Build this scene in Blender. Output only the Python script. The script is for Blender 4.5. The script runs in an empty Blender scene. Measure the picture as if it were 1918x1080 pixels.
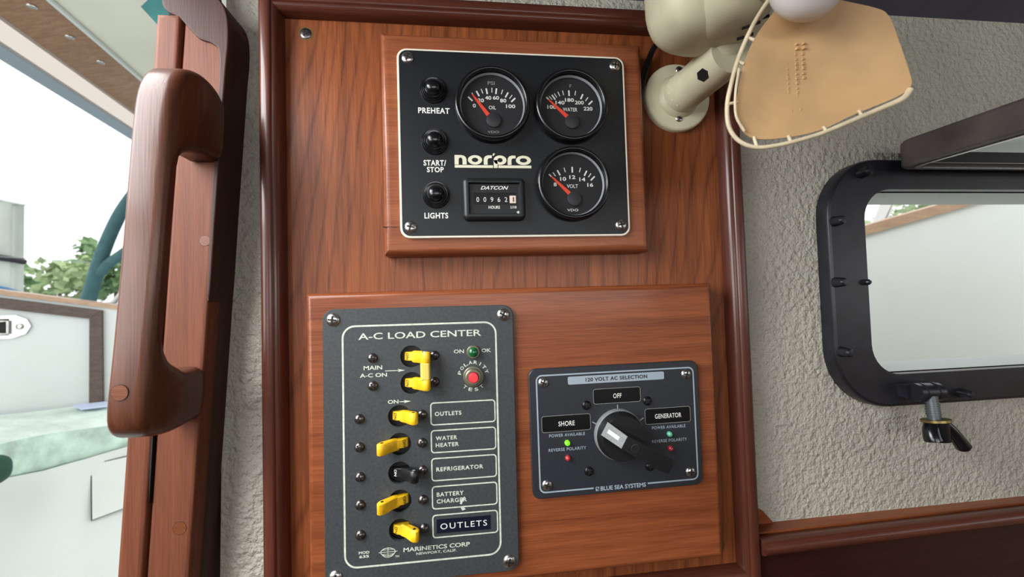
import bpy, math, random
from mathutils import Vector, Matrix
from mathutils.geometry import tessellate_polygon
random.seed(7)
R = math.radians
scene = bpy.context.scene
COL = scene.collection

# ------------------------------------------------------------------ camera
cam_d = bpy.data.cameras.new('camera')
cam = bpy.data.objects.new('camera', cam_d); COL.objects.link(cam)
right = Vector((0.99327955, -0.11190396, -0.02955065))
down = Vector((-0.02582159, 0.03462807, -0.99906664))
fwd = Vector((0.11282279, 0.9931155, 0.03150582))
up_ = -down; back = -fwd
cam.matrix_world = Matrix(((right.x, up_.x, back.x, -0.11042), (right.y, up_.y, back.y, -0.29172),
                           (right.z, up_.z, back.z, 0.09839), (0, 0, 0, 1)))
cam_d.sensor_fit = 'HORIZONTAL'; cam_d.sensor_width = 36.0
cam_d.lens = 36.0 * 740.0 / 1918.0
cam_d.clip_start = 0.01; cam_d.clip_end = 400
cam_d.dof.use_dof = True; cam_d.dof.focus_distance = 0.31; cam_d.dof.aperture_fstop = 8.0
scene.camera = cam

# ------------------------------------------------------------------ light
world = bpy.data.worlds.new('overcast_sky'); scene.world = world; world.use_nodes = True
wn = world.node_tree; wn.nodes.clear()
wo = wn.nodes.new('ShaderNodeOutputWorld'); wb = wn.nodes.new('ShaderNodeBackground')
wb.inputs[0].default_value = (0.95, 0.98, 1.0, 1); wb.inputs[1].default_value = 1.7
wn.links.new(wb.outputs[0], wo.inputs[0])

def area(name, loc, target, sx, sy, power, col=(1, 1, 1)):
    d = bpy.data.lights.new(name, 'AREA'); d.shape = 'RECTANGLE'; d.size = sx; d.size_y = sy
    d.energy = power; d.color = col
    o = bpy.data.objects.new(name, d); COL.objects.link(o); o.location = loc
    o.rotation_euler = (Vector(target) - Vector(loc)).to_track_quat('-Z', 'Y').to_euler()
    return o
# daylight entering through the openings of the cabin
area('hatch_daylight', (-0.62, -0.30, 0.50), (-0.1, 0.0, 0.05), 0.5, 0.55, 14.0, (0.97, 0.99, 1.0))
area('side_window_daylight', (-1.09, -0.85, 0.15), (0, 0, 0.1), 0.9, 0.3, 6.5, (0.97, 0.99, 1.0))
area('forward_window_daylight', (0.2, -2.1, 0.2), (0, 0, 0.05), 1.6, 0.30, 7.5, (1.0, 0.99, 0.96))

scene.view_settings.view_transform = 'Standard'; scene.view_settings.look = 'None'
scene.view_settings.gamma = 1.0; scene.view_settings.use_curve_mapping = False
scene.view_settings.exposure = 0.0

# ------------------------------------------------------------------ materials
def lin(c):
    return tuple(((v / 255) / 12.92 if v / 255 <= 0.04045 else ((v / 255 + 0.055) / 1.055) ** 2.4) for v in c) + (1,)

MATS = {}
def mat(name, col, rough=0.5, metal=0.0, coat=0.0, spec=0.5, noise=None, bump=None, emit=None, alpha=None):
    """noise=(scale, amount): colour mottling; bump=(scale, strength, distance)."""
    m = bpy.data.materials.new(name); m.use_nodes = True; t = m.node_tree; b = t.nodes['Principled BSDF']
    b.inputs['Base Color'].default_value = lin(col); b.inputs['Roughness'].default_value = rough
    b.inputs['Metallic'].default_value = metal; b.inputs['Coat Weight'].default_value = coat
    b.inputs['Coat Roughness'].default_value = 0.12; b.inputs['Specular IOR Level'].default_value = spec
    if emit: b.inputs['Emission Color'].default_value = lin(col); b.inputs['Emission Strength'].default_value = emit
    tc = t.nodes.new('ShaderNodeTexCoord')
    if noise:
        n = t.nodes.new('ShaderNodeTexNoise'); n.inputs['Scale'].default_value = noise[0]; n.inputs['Detail'].default_value = 6
        t.links.new(tc.outputs['Object'], n.inputs['Vector'])
        r = t.nodes.new('ShaderNodeValToRGB'); k = noise[1]
        r.color_ramp.elements[0].position = 0.3; r.color_ramp.elements[1].position = 0.7
        r.color_ramp.elements[0].color = lin([max(0, v * (1 - k)) for v in col])
        r.color_ramp.elements[1].color = lin([min(255, v * (1 + k)) for v in col])
        t.links.new(n.outputs['Fac'], r.inputs['Fac']); t.links.new(r.outputs['Color'], b.inputs['Base Color'])
    if bump:
        n = t.nodes.new('ShaderNodeTexNoise'); n.inputs['Scale'].default_value = bump[0]; n.inputs['Detail'].default_value = 3
        t.links.new(tc.outputs['Object'], n.inputs['Vector'])
        bp = t.nodes.new('ShaderNodeBump'); bp.inputs['Strength'].default_value = bump[1]; bp.inputs['Distance'].default_value = bump[2]
        t.links.new(n.outputs['Fac'], bp.inputs['Height']); t.links.new(bp.outputs['Normal'], b.inputs['Normal'])
    MATS[name] = m
    return m

def wood(name, dark, light, axis='Z', rough=0.35, coat=0.3, cathedral=None, freq=260.0, tilt=0.0):
    """grain running along axis; cathedral=(x0, a, b) draws V-figured growth rings."""
    m = bpy.data.materials.new(name); m.use_nodes = True; t = m.node_tree; b = t.nodes['Principled BSDF']
    N = t.nodes.new; Lk = t.links.new
    tc = N('ShaderNodeTexCoord'); mp = N('ShaderNodeMapping')
    sc = {'X': (6, 130, 130), 'Z': (130, 130, 6), 'Y': (130, 6, 130)}[axis]
    mp.inputs['Scale'].default_value = sc; mp.inputs['Rotation'].default_value = (0, tilt, 0)
    Lk(tc.outputs['Object'], mp.inputs['Vector'])
    n1 = N('ShaderNodeTexNoise'); n1.inputs['Scale'].default_value = 1.0; n1.inputs['Detail'].default_value = 5; n1.inputs['Roughness'].default_value = 0.6
    Lk(mp.outputs['Vector'], n1.inputs['Vector'])
    mp2 = N('ShaderNodeMapping'); mp2.inputs['Scale'].default_value = tuple(v * 7 for v in sc); Lk(tc.outputs['Object'], mp2.inputs['Vector'])
    n2 = N('ShaderNodeTexNoise'); n2.inputs['Scale'].default_value = 1.0; n2.inputs['Detail'].default_value = 2
    Lk(mp2.outputs['Vector'], n2.inputs['Vector'])
    def math_(op, a, bv):
        x = N('ShaderNodeMath'); x.operation = op
        for i, v in enumerate((a, bv)):
            if v is None: continue
            if isinstance(v, (int, float)): x.inputs[i].default_value = v
            else: Lk(v, x.inputs[i])
        return x.outputs[0]
    fac = math_('ADD', math_('MULTIPLY', n1.outputs['Fac'], 0.62), math_('MULTIPLY', n2.outputs['Fac'], 0.38))
    if cathedral:
        x0, a, bb = cathedral
        sp = N('ShaderNodeSeparateXYZ'); Lk(tc.outputs['Object'], sp.inputs[0])
        n3 = N('ShaderNodeTexNoise'); n3.inputs['Scale'].default_value = 9; n3.inputs['Detail'].default_value = 2
        mp3 = N('ShaderNodeMapping'); mp3.inputs['Scale'].default_value = (1.6, 1, 0.35); Lk(tc.outputs['Object'], mp3.inputs['Vector']); Lk(mp3.outputs['Vector'], n3.inputs['Vector'])
        dx = math_('ADD', math_('SUBTRACT', sp.outputs['X'], x0), math_('MULTIPLY', n3.outputs['Fac'], 0.03))
        v = math_('ADD', math_('MULTIPLY', math_('ABSOLUTE', dx, None), a), math_('MULTIPLY', sp.outputs['Z'], bb))
        v = math_('ADD', v, math_('MULTIPLY', n3.outputs['Fac'], 3.0))
        s = math_('SINE', math_('MULTIPLY', v, 6.2832), None)
        s = math_('POWER', math_('MULTIPLY', math_('ADD', s, 1.0), 0.5), 7.0)
        fac = math_('SUBTRACT', fac, math_('MULTIPLY', s, 0.13))
    rp = N('ShaderNodeValToRGB'); rp.color_ramp.elements[0].position = 0.26; rp.color_ramp.elements[1].position = 0.68
    rp.color_ramp.elements[0].color = lin(dark); rp.color_ramp.elements[1].color = lin(light)
    Lk(fac, rp.inputs['Fac']); Lk(rp.outputs['Color'], b.inputs['Base Color'])
    b.inputs['Roughness'].default_value = rough; b.inputs['Coat Weight'].default_value = coat; b.inputs['Coat Roughness'].default_value = 0.15; b.inputs['Specular IOR Level'].default_value = 0.3
    bp = N('ShaderNodeBump'); bp.inputs['Strength'].default_value = 0.12; bp.inputs['Distance'].default_value = 0.0008
    Lk(n2.outputs['Fac'], bp.inputs['Height']); Lk(bp.outputs['Normal'], b.inputs['Normal'])
    MATS[name] = m
    return m

def glass(name, tint=(1, 1, 1), refl=0.9, rough=0.0, base=0.04, diffuse=0.0):
    m = bpy.data.materials.new(name); m.use_nodes = True; t = m.node_tree; t.nodes.clear()
    o = t.nodes.new('ShaderNodeOutputMaterial'); mx = t.nodes.new('ShaderNodeMixShader')
    tr = t.nodes.new('ShaderNodeBsdfTransparent'); gl = t.nodes.new('ShaderNodeBsdfGlossy'); lw = t.nodes.new('ShaderNodeLayerWeight')
    pw = t.nodes.new('ShaderNodeMath'); pw.operation = 'POWER'; pw.inputs[1].default_value = 5.0
    ma = t.nodes.new('ShaderNodeMath'); ma.operation = 'MULTIPLY_ADD'; ma.inputs[1].default_value = 0.95 - base; ma.inputs[2].default_value = base
    lw.inputs['Blend'].default_value = 0.5; gl.inputs['Roughness'].default_value = rough
    tr.inputs['Color'].default_value = (*tint, 1); gl.inputs['Color'].default_value = (refl, refl, refl, 1)
    t.links.new(lw.outputs['Facing'], pw.inputs[0]); t.links.new(pw.outputs[0], ma.inputs[0]); t.links.new(ma.outputs[0], mx.inputs[0])
    base_sh = tr.outputs[0]
    if diffuse:
        df = t.nodes.new('ShaderNodeBsdfDiffuse'); df.inputs['Color'].default_value = (*tint, 1); m2 = t.nodes.new('ShaderNodeMixShader'); m2.inputs[0].default_value = diffuse
        t.links.new(tr.outputs[0], m2.inputs[1]); t.links.new(df.outputs[0], m2.inputs[2]); base_sh = m2.outputs[0]
    t.links.new(base_sh, mx.inputs[1]); t.links.new(gl.outputs[0], mx.inputs[2])
    t.links.new(mx.outputs[0], o.inputs[0])
    MATS[name] = m
    return m

wood('teak_panel', (92, 45, 22), (154, 86, 45), 'Z', 0.45, 0.1, cathedral=(-0.165, 95.0, -11.0))
wood('teak_board', (98, 46, 24), (154, 85, 49), 'X', 0.40, 0.2)
wood('gauge_board_wood', (108, 54, 32), (158, 92, 58), 'X', 0.38, 0.25)
wood('mahogany_vertical', (64, 30, 22), (98, 52, 38), 'Z', 0.36, 0.35)
wood('mahogany_horizontal', (64, 30, 22), (98, 52, 38), 'X', 0.36, 0.35)
wood('dark_mahogany', (34, 13, 11), (58, 24, 19), 'X', 0.35, 0.3)
wood('jamb_wood', (80, 40, 24), (116, 64, 40), 'Z', 0.62, 0.0, tilt=0.077)
wood('jamb_wood_shaded', (46, 26, 21), (70, 42, 34), 'Z', 0.6, 0.0, tilt=0.077)  # darker jamb wood: shade of the unlit header and bead is in the colour
wood('handle_wood', (60, 32, 20), (96, 54, 35), 'Z', 0.36, 0.16, tilt=0.077)
wood('plug_wood', (92, 48, 27), (118, 66, 38), 'X', 0.4, 0.2)
wood('weathered_teak', (72, 60, 56), (108, 92, 86), 'X', 0.7, 0.0)
wood('fascia_teak', (120, 84, 58), (172, 132, 100), 'X', 0.25, 0.6)
wood('cap_teak', (150, 118, 92), (190, 160, 132), 'X', 0.5, 0.1)
mat('textured_gelcoat', (184, 180, 166), 0.6, bump=(250, 1.0, 0.004), noise=(9, 0.05))
mat('headliner', (104, 104, 124), 0.8, noise=(30, 0.06))
mat('cabin_paint', (170, 150, 125), 0.6, noise=(4, 0.08))
wood('cabin_sole', (60, 32, 20), (92, 52, 32), 'Y', 0.4, 0.2)
mat('black_plate', (15, 18, 23), 0.42, noise=(400, 0.25), bump=(2500, 0.06, 0.0003))
mat('plate_edge_white', (232, 224, 206), 0.5)
mat('white_print', (226, 226, 220), 0.55)
mat('cream_print', (226, 222, 196), 0.5)
mat('dim_print', (150, 152, 150), 0.55)
mat('load_plate', (58, 62, 64), 0.5, noise=(500, 0.12), bump=(3000, 0.05, 0.0003))
mat('load_print', (204, 210, 194), 0.55, noise=(300, 0.08))
mat('selector_plate', (36, 40, 46), 0.45, noise=(600, 0.1), bump=(3000, 0.05, 0.0003))
mat('selector_print', (158, 172, 182), 0.5)
mat('label_black', (8, 9, 11), 0.3)
mat('rubber_black', (14, 15, 18), 0.22, spec=0.6, bump=(600, 0.05, 0.0004))
mat('bezel_black', (13, 14, 17), 0.25, spec=0.6)
mat('dial_black', (22, 23, 26), 0.7, noise=(120, 0.2))
mat('dial_ring', (168, 172, 178), 0.35, metal=0.35)
mat('hub_cover', (40, 40, 43), 0.5)
mat('needle_red', (226, 70, 46), 0.5)
mat('meter_black', (20, 22, 25), 0.45, noise=(500, 0.2), bump=(900, 0.1, 0.0003))
mat('wheel_white', (225, 210, 196), 0.5)
mat('steel', (205, 203, 200), 0.28, metal=1.0, noise=(300, 0.08))
mat('dark_steel', (120, 112, 112), 0.32, metal=1.0, noise=(300, 0.15))
mat('black_steel', (40, 38, 40), 0.3, metal=0.7)
mat('slot_black', (10, 9, 9), 0.7)
mat('toggle_yellow', (240, 190, 30), 0.42, noise=(200, 0.06))
mat('tie_bar_yellow', (232, 205, 96), 0.42)
mat('toggle_black', (20, 21, 24), 0.35)
mat('breaker_black', (10, 10, 12), 0.5)
mat('lamp_green', (18, 92, 48), 0.15, coat=0.8)
mat('button_red', (232, 60, 70), 0.35, noise=(300, 0.06))
mat('bronze_ring', (122, 118, 100), 0.4, metal=0.6)
mat('led_lit_green', (120, 235, 40), 0.2, emit=0.6)
mat('led_green', (100, 190, 150), 0.2, coat=0.5)
mat('led_red', (180, 50, 55), 0.2, coat=0.5)
mat('knob_black', (22, 23, 25), 0.38, noise=(800, 0.15))
mat('knob_grey', (118, 120, 120), 0.5, noise=(900, 0.1))
mat('pointer_mint', (205, 245, 228), 0.5)
mat('dymo_tape', (20, 26, 40), 0.25)
mat('chip_white', (205, 210, 205), 0.8)
mat('fan_cream', (204, 198, 168), 0.45, noise=(60, 0.04))
mat('fan_base_cream', (226, 222, 190), 0.45, noise=(60, 0.03))
mat('fan_blade_tan', (196, 158, 112), 0.55, noise=(26, 0.07))
mat('fan_rim', (216, 200, 168), 0.4, noise=(90, 0.08))
mat('fan_nose', (206, 200, 196), 0.4)
mat('emboss_tan', (178, 138, 92), 0.6)
mat('cord_black', (14, 14, 16), 0.3)
mat('port_plastic', (28, 27, 34), 0.34, noise=(60, 0.25), bump=(700, 0.08, 0.0004))
mat('lens_frame_plastic', (88, 80, 78), 0.5, noise=(50, 0.15))
mat('bolt_grey', (98, 106, 110), 0.4, metal=0.6)
mat('brass', (150, 130, 84), 0.35, metal=0.9)
mat('spigot_white', (188, 194, 190), 0.5)
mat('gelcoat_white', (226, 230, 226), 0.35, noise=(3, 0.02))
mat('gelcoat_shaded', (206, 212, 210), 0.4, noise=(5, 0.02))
mat('hardtop_beige', (222, 220, 204), 0.5, noise=(5, 0.03))
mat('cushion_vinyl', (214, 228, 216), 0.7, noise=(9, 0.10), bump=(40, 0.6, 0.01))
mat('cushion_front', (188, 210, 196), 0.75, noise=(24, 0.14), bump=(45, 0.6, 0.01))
mat('bolster_green', (14, 66, 52), 0.6, noise=(50, 0.1))
mat('teal_canvas', (58, 96, 100), 0.7, noise=(40, 0.08))
mat('teal_flap', (20, 84, 82), 0.7, noise=(60, 0.08))
mat('paper_blue', (190, 200, 226), 0.6)
mat('galvanised', (206, 212, 202), 0.5, noise=(1.4, 0.08))
mat('hose_blue', (40, 112, 158), 0.5)
mat('rope_dark', (50, 46, 54), 0.8)
mat('wire_grey', (130, 134, 136), 0.6)
mat('leaf_green', (120, 150, 104), 0.7, noise=(0.6, 0.2))  # this and the paler leaf tone carry distance haze in their colour
mat('leaf_pale', (158, 176, 130), 0.7, noise=(0.6, 0.2))
mat('bark', (104, 92, 80), 0.9)
mat('stainless', (190, 188, 184), 0.18, metal=1.0)
mat('channel_grey', (150, 162, 172), 0.4)
mat('grass', (150, 165, 120), 0.9, noise=(1.2, 0.2))
mat('water', (120, 130, 130), 0.1)
glass('gauge_glass', (1, 1, 1), 0.9)
glass('lens_glass', (0.55, 0.6, 0.6), 1.0)
glass('clear_vinyl', (0.72, 0.62, 0.54), 0.9, 0.03, base=0.15, diffuse=0.35)

# ------------------------------------------------------------------ mesh builder (units: millimetres, x right, y into the wall, z up)
class MB:
    def __init__(s): s.v = []; s.f = []; s.mi = []
    def add(s, vs, fs, mi=0):
        o = len(s.v); s.v += [tuple(p) for p in vs]; s.f += [tuple(i + o for i in f) for f in fs]; s.mi += [mi] * len(fs); return s
    def box(s, x0, x1, y0, y1, z0, z1, mi=0):
        v = [(x, y, z) for x in (x0, x1) for y in (y0, y1) for z in (z0, z1)]
        return s.add(v, [(0, 1, 3, 2), (4, 6, 7, 5), (0, 4, 5, 1), (2, 3, 7, 6), (0, 2, 6, 4), (1, 5, 7, 3)], mi)
    def solid(s, outline, prof, holes=(), mi=0, xf=None, caps=(True, True)):
        """outline in (x, z); prof = [(inset, y)...] from back to front; holes go straight through."""
        outline = ccw(outline)
        rings = [[(p[0], y, p[1]) for p in offset(outline, ins)] for ins, y in prof]
        n = len(outline); vs = [p for r in rings for p in r]; fs = []
        for k in range(len(rings) - 1):
            for i in range(n):
                j = (i + 1) % n
                fs.append((k * n + i, k * n + j, (k + 1) * n + j, (k + 1) * n + i))
        hs = [list(reversed(ccw(h))) for h in holes]
        for which, on in ((0, caps[0]), (-1, caps[1])):
            if not on: continue
            y = prof[which][1]; base = rings[which]
            polys = [[Vector((p[0], p[2], 0)) for p in base]] + [[Vector((q[0], q[1], 0)) for q in h] for h in hs]
            flat = [p for pl in polys for p in pl]; o = len(vs)
            vs += [(p.x, y, p.y) for p in flat]
            for t in tessellate_polygon(polys):
                a, b, c = (flat[i] for i in t)
                cr = (b - a).cross(c - a).z
                if abs(cr) < 1e-12: continue
                good = (cr > 0) == (which == -1)      # front faces look towards -y
                t = t if good else (t[0], t[2], t[1])
                fs.append(tuple(o + i for i in t))
        ya, yb = prof[0][1], prof[-1][1]
        for h in hs:
            o = len(vs); m = len(h)
            vs += [(q[0], ya, q[1]) for q in h] + [(q[0], yb, q[1]) for q in h]
            for i in range(m):
                j = (i + 1) % m; fs.append((o + i, o + j, o + m + j, o + m + i))
        if xf: vs = [xf(p) for p in vs]
        return s.add(vs, fs, mi)
    def lathe(s, prof, c=(0, 0, 0), n=32, mi=0, xf=None):
        """prof = [(r, y)], turned about the y axis."""
        vs = []; fs = []; idx = []
        for r, y in prof:
            if r < 1e-6: idx.append([len(vs)]); vs.append((c[0], c[1] + y, c[2]))
            else:
                idx.append(list(range(len(vs), len(vs) + n)))
                vs += [(c[0] + r * math.cos(2 * math.pi * i / n), c[1] + y, c[2] + r * math.sin(2 * math.pi * i / n)) for i in range(n)]
        for a, b in zip(idx, idx[1:]):
            for i in range(n):
                j = (i + 1) % n
                if len(a) == 1 and len(b) == 1: continue
                if len(a) == 1: fs.append((a[0], b[j], b[i]))
                elif len(b) == 1: fs.append((a[i], a[j], b[0]))
                else: fs.append((a[i], a[j], b[j], b[i]))
        if xf: vs = [xf(p) for p in vs]
        return s.add(vs, fs, mi)
    def tube(s, pts, r, n=10, mi=0, closed=False, caps=True, sub=0):
        P = [Vector(p) for p in pts]
        if sub: P = catmull(P, sub, closed)
        rr = r if callable(r) else (lambda t: r)
        m = len(P); vs = []; prev = None
        for i, p in enumerate(P):
            a = P[(i - 1) % m] if (closed or i) else p; b = P[(i + 1) % m] if (closed or i < m - 1) else p
            t = (b - a).normalized()
            if prev is None:
                u = t.orthogonal().normalized()
            else:
                u = (prev - t * prev.dot(t)).normalized()
            prev = u; w = t.cross(u)
            q = rr(i / max(1, m - 1))
            vs += [p + (u * math.cos(2 * math.pi * k / n) + w * math.sin(2 * math.pi * k / n)) * q for k in range(n)]
        fs = []
        for i in range(m if closed else m - 1):
            for k in range(n):
                a = i * n + k; b = i * n + (k + 1) % n; c = ((i + 1) % m) * n + (k + 1) % n; d = ((i + 1) % m) * n + k
                fs.append((a, b, c, d))
        if caps and not closed:
            fs.append(tuple(reversed(range(n)))); fs.append(tuple(range((m - 1) * n, m * n)))
        return s.add(vs, fs, mi)
    def build(s, name, mats, parent=None, world=False, loc=None, sharp=35, smooth=True, recalc=False):
        if isinstance(mats, str): mats = [mats]
        k = 0.001; off = Vector((0, 0, 0))
        if world and parent is not None: off = root_loc(parent)
        me = bpy.data.meshes.new(name)
        me.from_pydata([(p[0] * k - off.x, p[1] * k - off.y, p[2] * k - off.z) for p in s.v], [], s.f)
        for m in mats: me.materials.append(MATS[m])
        me.polygons.foreach_set('material_index', s.mi)
        if recalc:
            import bmesh
            bm = bmesh.new(); bm.from_mesh(me); bmesh.ops.remove_doubles(bm, verts=bm.verts, dist=1e-7)
            bmesh.ops.recalc_face_normals(bm, faces=bm.faces); bm.to_mesh(me); bm.free()
        me.update()
        if smooth:
            me.polygons.foreach_set('use_smooth', [True] * len(me.polygons)); me.set_sharp_from_angle(angle=R(sharp))
        o = bpy.data.objects.new(name, me); COL.objects.link(o)
        if parent is not None: o.parent = parent
        if loc: o.location = tuple(v * k for v in loc)
        return o

def root_loc(o):
    v = Vector(o.location)
    while o.parent is not None: o = o.parent; v += Vector(o.location)
    return v
def ccw(pts):
    pts = [tuple(p) for p in pts]
    a = sum(p[0] * q[1] - q[0] * p[1] for p, q in zip(pts, pts[1:] + pts[:1]))
    return pts if a > 0 else pts[::-1]
def offset(pts, d):
    if abs(d) < 1e-9: return list(pts)
    out = []; n = len(pts)
    for i in range(n):
        a, b, c = Vector(pts[i - 1]), Vector(pts[i]), Vector(pts[(i + 1) % n])
        e1 = (b - a).normalized(); e2 = (c - b).normalized()
        n1 = Vector((-e1.y, e1.x)); n2 = Vector((-e2.y, e2.x)); m = n1 + n2
        L = m.length
        if L < 1e-6: m = n1
        else: m = m / L / max(0.35, (m / L).dot(n1))
        out.append(tuple(b + m * d))
    return out
def rrect(cx, cz, w, h, r, n=6):
    pts = []
    for sx, sz, a0 in ((1, 1, 0), (-1, 1, 90), (-1, -1, 180), (1, -1, 270)):
        for i in range(n + 1):
            a = R(a0 + 90 * i / n)
            pts.append((cx + sx * (w / 2 - r) + r * math.cos(a), cz + sz * (h / 2 - r) + r * math.sin(a)))
    return pts
def ellipse(cx, cz, rx, rz, n=32, a0=0, a1=360):
    full = abs(a1 - a0) >= 360
    m = n if full else n + 1
    return [(cx + rx * math.cos(R(a0 + (a1 - a0) * i / n)), cz + rz * math.sin(R(a0 + (a1 - a0) * i / n))) for i in range(m)]
def roundover(r, yb, yf, n=4):
    """profile from the back yb to the front yf with a rounded front edge of radius r."""
    pr = [(0, yb)]
    for i in range(n + 1):
        a = R(90 * i / n); pr.append((r * (1 - math.cos(a)), yf + r - r * math.sin(a)))
    return pr
def catmull(P, sub, closed=False):
    out = []; n = len(P)
    for i in range(n if closed else n - 1):
        p0 = P[(i - 1) % n] if (closed or i) else P[0] * 2 - P[1]
        p1 = P[i]; p2 = P[(i + 1) % n]
        p3 = P[(i + 2) % n] if (closed or i < n - 2) else P[-1] * 2 - P[-2]
        for k in range(sub):
            t = k / sub
            out.append(0.5 * ((2 * p1) + (p2 - p0) * t + (2 * p0 - 5 * p1 + 4 * p2 - p3) * t * t + (3 * p1 - p0 - 3 * p2 + p3) * t ** 3))
    if not closed: out.append(P[-1])
    return out
def smooth2(pts, sub=5):
    return [(p.x, p.y) for p in catmull([Vector((a, b, 0)) for a, b in pts], sub, True)]

def tag(o, label=None, cat=None, group=None, kind=None):
    if label: o['label'] = label
    if cat: o['category'] = cat
    if group: o['group'] = group
    if kind: o['kind'] = kind
    return o
def thing(name, label, cat, loc=(0, 0, 0), group=None, ang=0.0):
    o = bpy.data.objects.new(name, None); COL.objects.link(o); o.empty_display_size = 0.02
    o.location = tuple(v * 0.001 for v in loc); o.rotation_euler = (0, -ang, 0)
    return tag(o, label, cat, group)
def structure(name, mb, m, parent=None, **kw):
    o = mb.build(name, m, parent, **kw)
    if parent is None: o['kind'] = 'structure'
    return o

# ---- lettering: flat print fitted to a box
def glyphs(s, shear=0.0, bold=0.0, space=1.0):
    c = bpy.data.curves.new('glyphs', 'FONT'); c.body = s; c.size = 1.0; c.offset = bold; c.shear = shear
    c.resolution_u = 3; c.space_character = space; c.fill_mode = 'FRONT'
    o = bpy.data.objects.new('glyphs', c); COL.objects.link(o)
    dg = bpy.context.evaluated_depsgraph_get(); ev = o.evaluated_get(dg); me = ev.to_mesh()
    vs = [(v.co.x, v.co.y) for v in me.vertices]; fs = [tuple(p.vertices) for p in me.polygons]
    ev.to_mesh_clear(); bpy.data.objects.remove(o); bpy.data.curves.remove(c)
    return vs, fs
def add_text(mb, s, cx, cz, w, h, y, shear=0.0, bold=0.0, space=1.0, rot=0.0, mi=0):
    vs, fs = glyphs(s, shear, bold, space)
    xs = [v[0] for v in vs]; zs = [v[1] for v in vs]
    x0, x1, z0, z1 = min(xs), max(xs), min(zs), max(zs)
    sz = h / (z1 - z0); sx = w / (x1 - x0) if w else sz
    ca, sa = math.cos(rot), math.sin(rot); out = []
    for a, b in vs:
        p = (a - (x0 + x1) / 2) * sx; q = (b - (z0 + z1) / 2) * sz
        out.append((cx + ca * p - sa * q, y, cz + sa * p + ca * q))
    return mb.add(out, fs, mi)
def lettering(parent, s, cx, cz, w, h, m, y=-0.12, **kw):
    return add_text(MB(), s, cx, cz, w, h, y, **kw).build('lettering', m, parent, smooth=False)
def line_loop(outline, width, y, mb=None, mi=0):
    mb = mb or MB()
    a = offset(ccw(outline), 0); b = offset(ccw(outline), width); n = len(a)
    mb.add([(p[0], y, p[1]) for p in a] + [(p[0], y, p[1]) for p in b], [(i, (i + 1) % n, n + (i + 1) % n, n + i) for i in range(n)], mi)
    return mb
def quad(mb, pts, y, mi=0): return mb.add([(p[0], y, p[1]) for p in pts], [tuple(range(len(pts)))], mi)
def ribbon(mb, pts, w, y, mi=0):
    P = [Vector(p) for p in pts]; A = []; B = []
    for i, p in enumerate(P):
        t = (P[min(i + 1, len(P) - 1)] - P[max(i - 1, 0)]).normalized(); nn = Vector((-t.y, t.x)) * w / 2
        A.append(p + nn); B.append(p - nn)
    n = len(P)
    return mb.add([(q.x, y, q.y) for q in A + B], [(i, n + i, n + i + 1, i + 1) for i in range(n - 1)], mi)

# ---- screws (shared meshes)
SCREWS = {}
def screw(parent, x, z, y, r, m='steel', dome=0.45, rot=0.2, name='screw', label=None):
    key = (r, m, dome)
    if key not in SCREWS:
        mb = MB(); h = r * dome
        mb.lathe([(r, 0.3), (r, -0.15 * h), (0.92 * r, -0.45 * h), (0.72 * r, -0.78 * h), (0.42 * r, -0.97 * h), (0.0, -h)], n=20)
        a, b = 0.62 * r, 0.13 * r
        for w, d in ((a, b), (b, a)):
            mb.box(-w, w, -h - 0.06, -0.5 * h, -d, d, 1)
        mb.add([(c[0] * 0.3 * r, -h - 0.07, c[1] * 0.3 * r) for c in ((1, 0), (0, 1), (-1, 0), (0, -1))], [(0, 1, 2, 3)], 1)
        o = mb.build(name, [m, 'slot_black'], sharp=50); SCREWS[key] = o.data
        COL.objects.unlink(o); bpy.data.objects.remove(o)
    o = bpy.data.objects.new(name, SCREWS[key]); COL.objects.link(o); o.parent = parent
    o.location = (x * 0.001, y * 0.001, z * 0.001); o.rotation_euler = (0, rot, 0)
    if label: o['label'] = label
    return o

# ================================================================== SETTING
WALL = 30.0            # front of the textured bulkhead (mm)
def jl(z): return -340.4 + 0.0643 * z      # left edge of the companionway casing
def jc(z): return -323.6 + 0.0650 * z      # joint between its two boards
def ji(z): return -295.9 + 0.0710 * z      # inner edge of the rounded bead
def jr(z): return ji(z) + 1.2      # right edge where it meets the bulkhead

CEIL = 357.0
port_out = rrect(408, 105.5, 408, 220, 52, 10)
port_in = rrect(408, 106, 336, 164, 27, 8)
# aft bulkhead: textured fibreglass with the port cut out and the companionway on its left
outline = [(-310, -900), (1300, -900), (1300, CEIL + 6), (-290, CEIL + 6)]
structure('wall_aft', MB().solid(outline, [(0, 62), (0, WALL)], holes=[rrect(408, 106, 346, 174, 30, 8)]), 'textured_gelcoat', smooth=False)
structure('wall_aft_port', MB().box(-1100, -860, WALL, 62, -900, CEIL + 6), 'textured_gelcoat', smooth=False)
structure('wall_sill', MB().box(-860, -310, WALL, 62, -900, -420), 'textured_gelcoat', smooth=False)
# cabin shell
def flat_z(outl, z0, z1, holes=()):
    return MB().solid(outl, [(0, z0), (0, z1)], holes=holes, xf=lambda p: (p[0], p[2], p[1]))
hatch = [(-850, -520), (-345, -520), (-345, 29), (-850, 29)]
structure('ceiling', flat_z([(-1100, -2200), (1300, -2200), (1300, WALL), (-1100, WALL)], CEIL, CEIL + 25, holes=[hatch]), 'headliner', smooth=False, recalc=True)
structure('floor', MB().box(-1100, 1300, -2200, 62, -1000, -900), 'cabin_sole', smooth=False)
def flat_x(outl, x0, x1, holes=()):      # outline in (y, z)
    return MB().solid(outl, [(0, x0), (0, x1)], holes=holes, xf=lambda p: (p[1], p[0], p[2]))
side = [(-2200, -900), (WALL, -900), (WALL, CEIL), (-2200, CEIL)]
structure('wall_left', flat_x(side, -1140, -1100, [rrect(-850, 150, 1000, 320, 60)]), 'cabin_paint', smooth=False, recalc=True)
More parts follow.
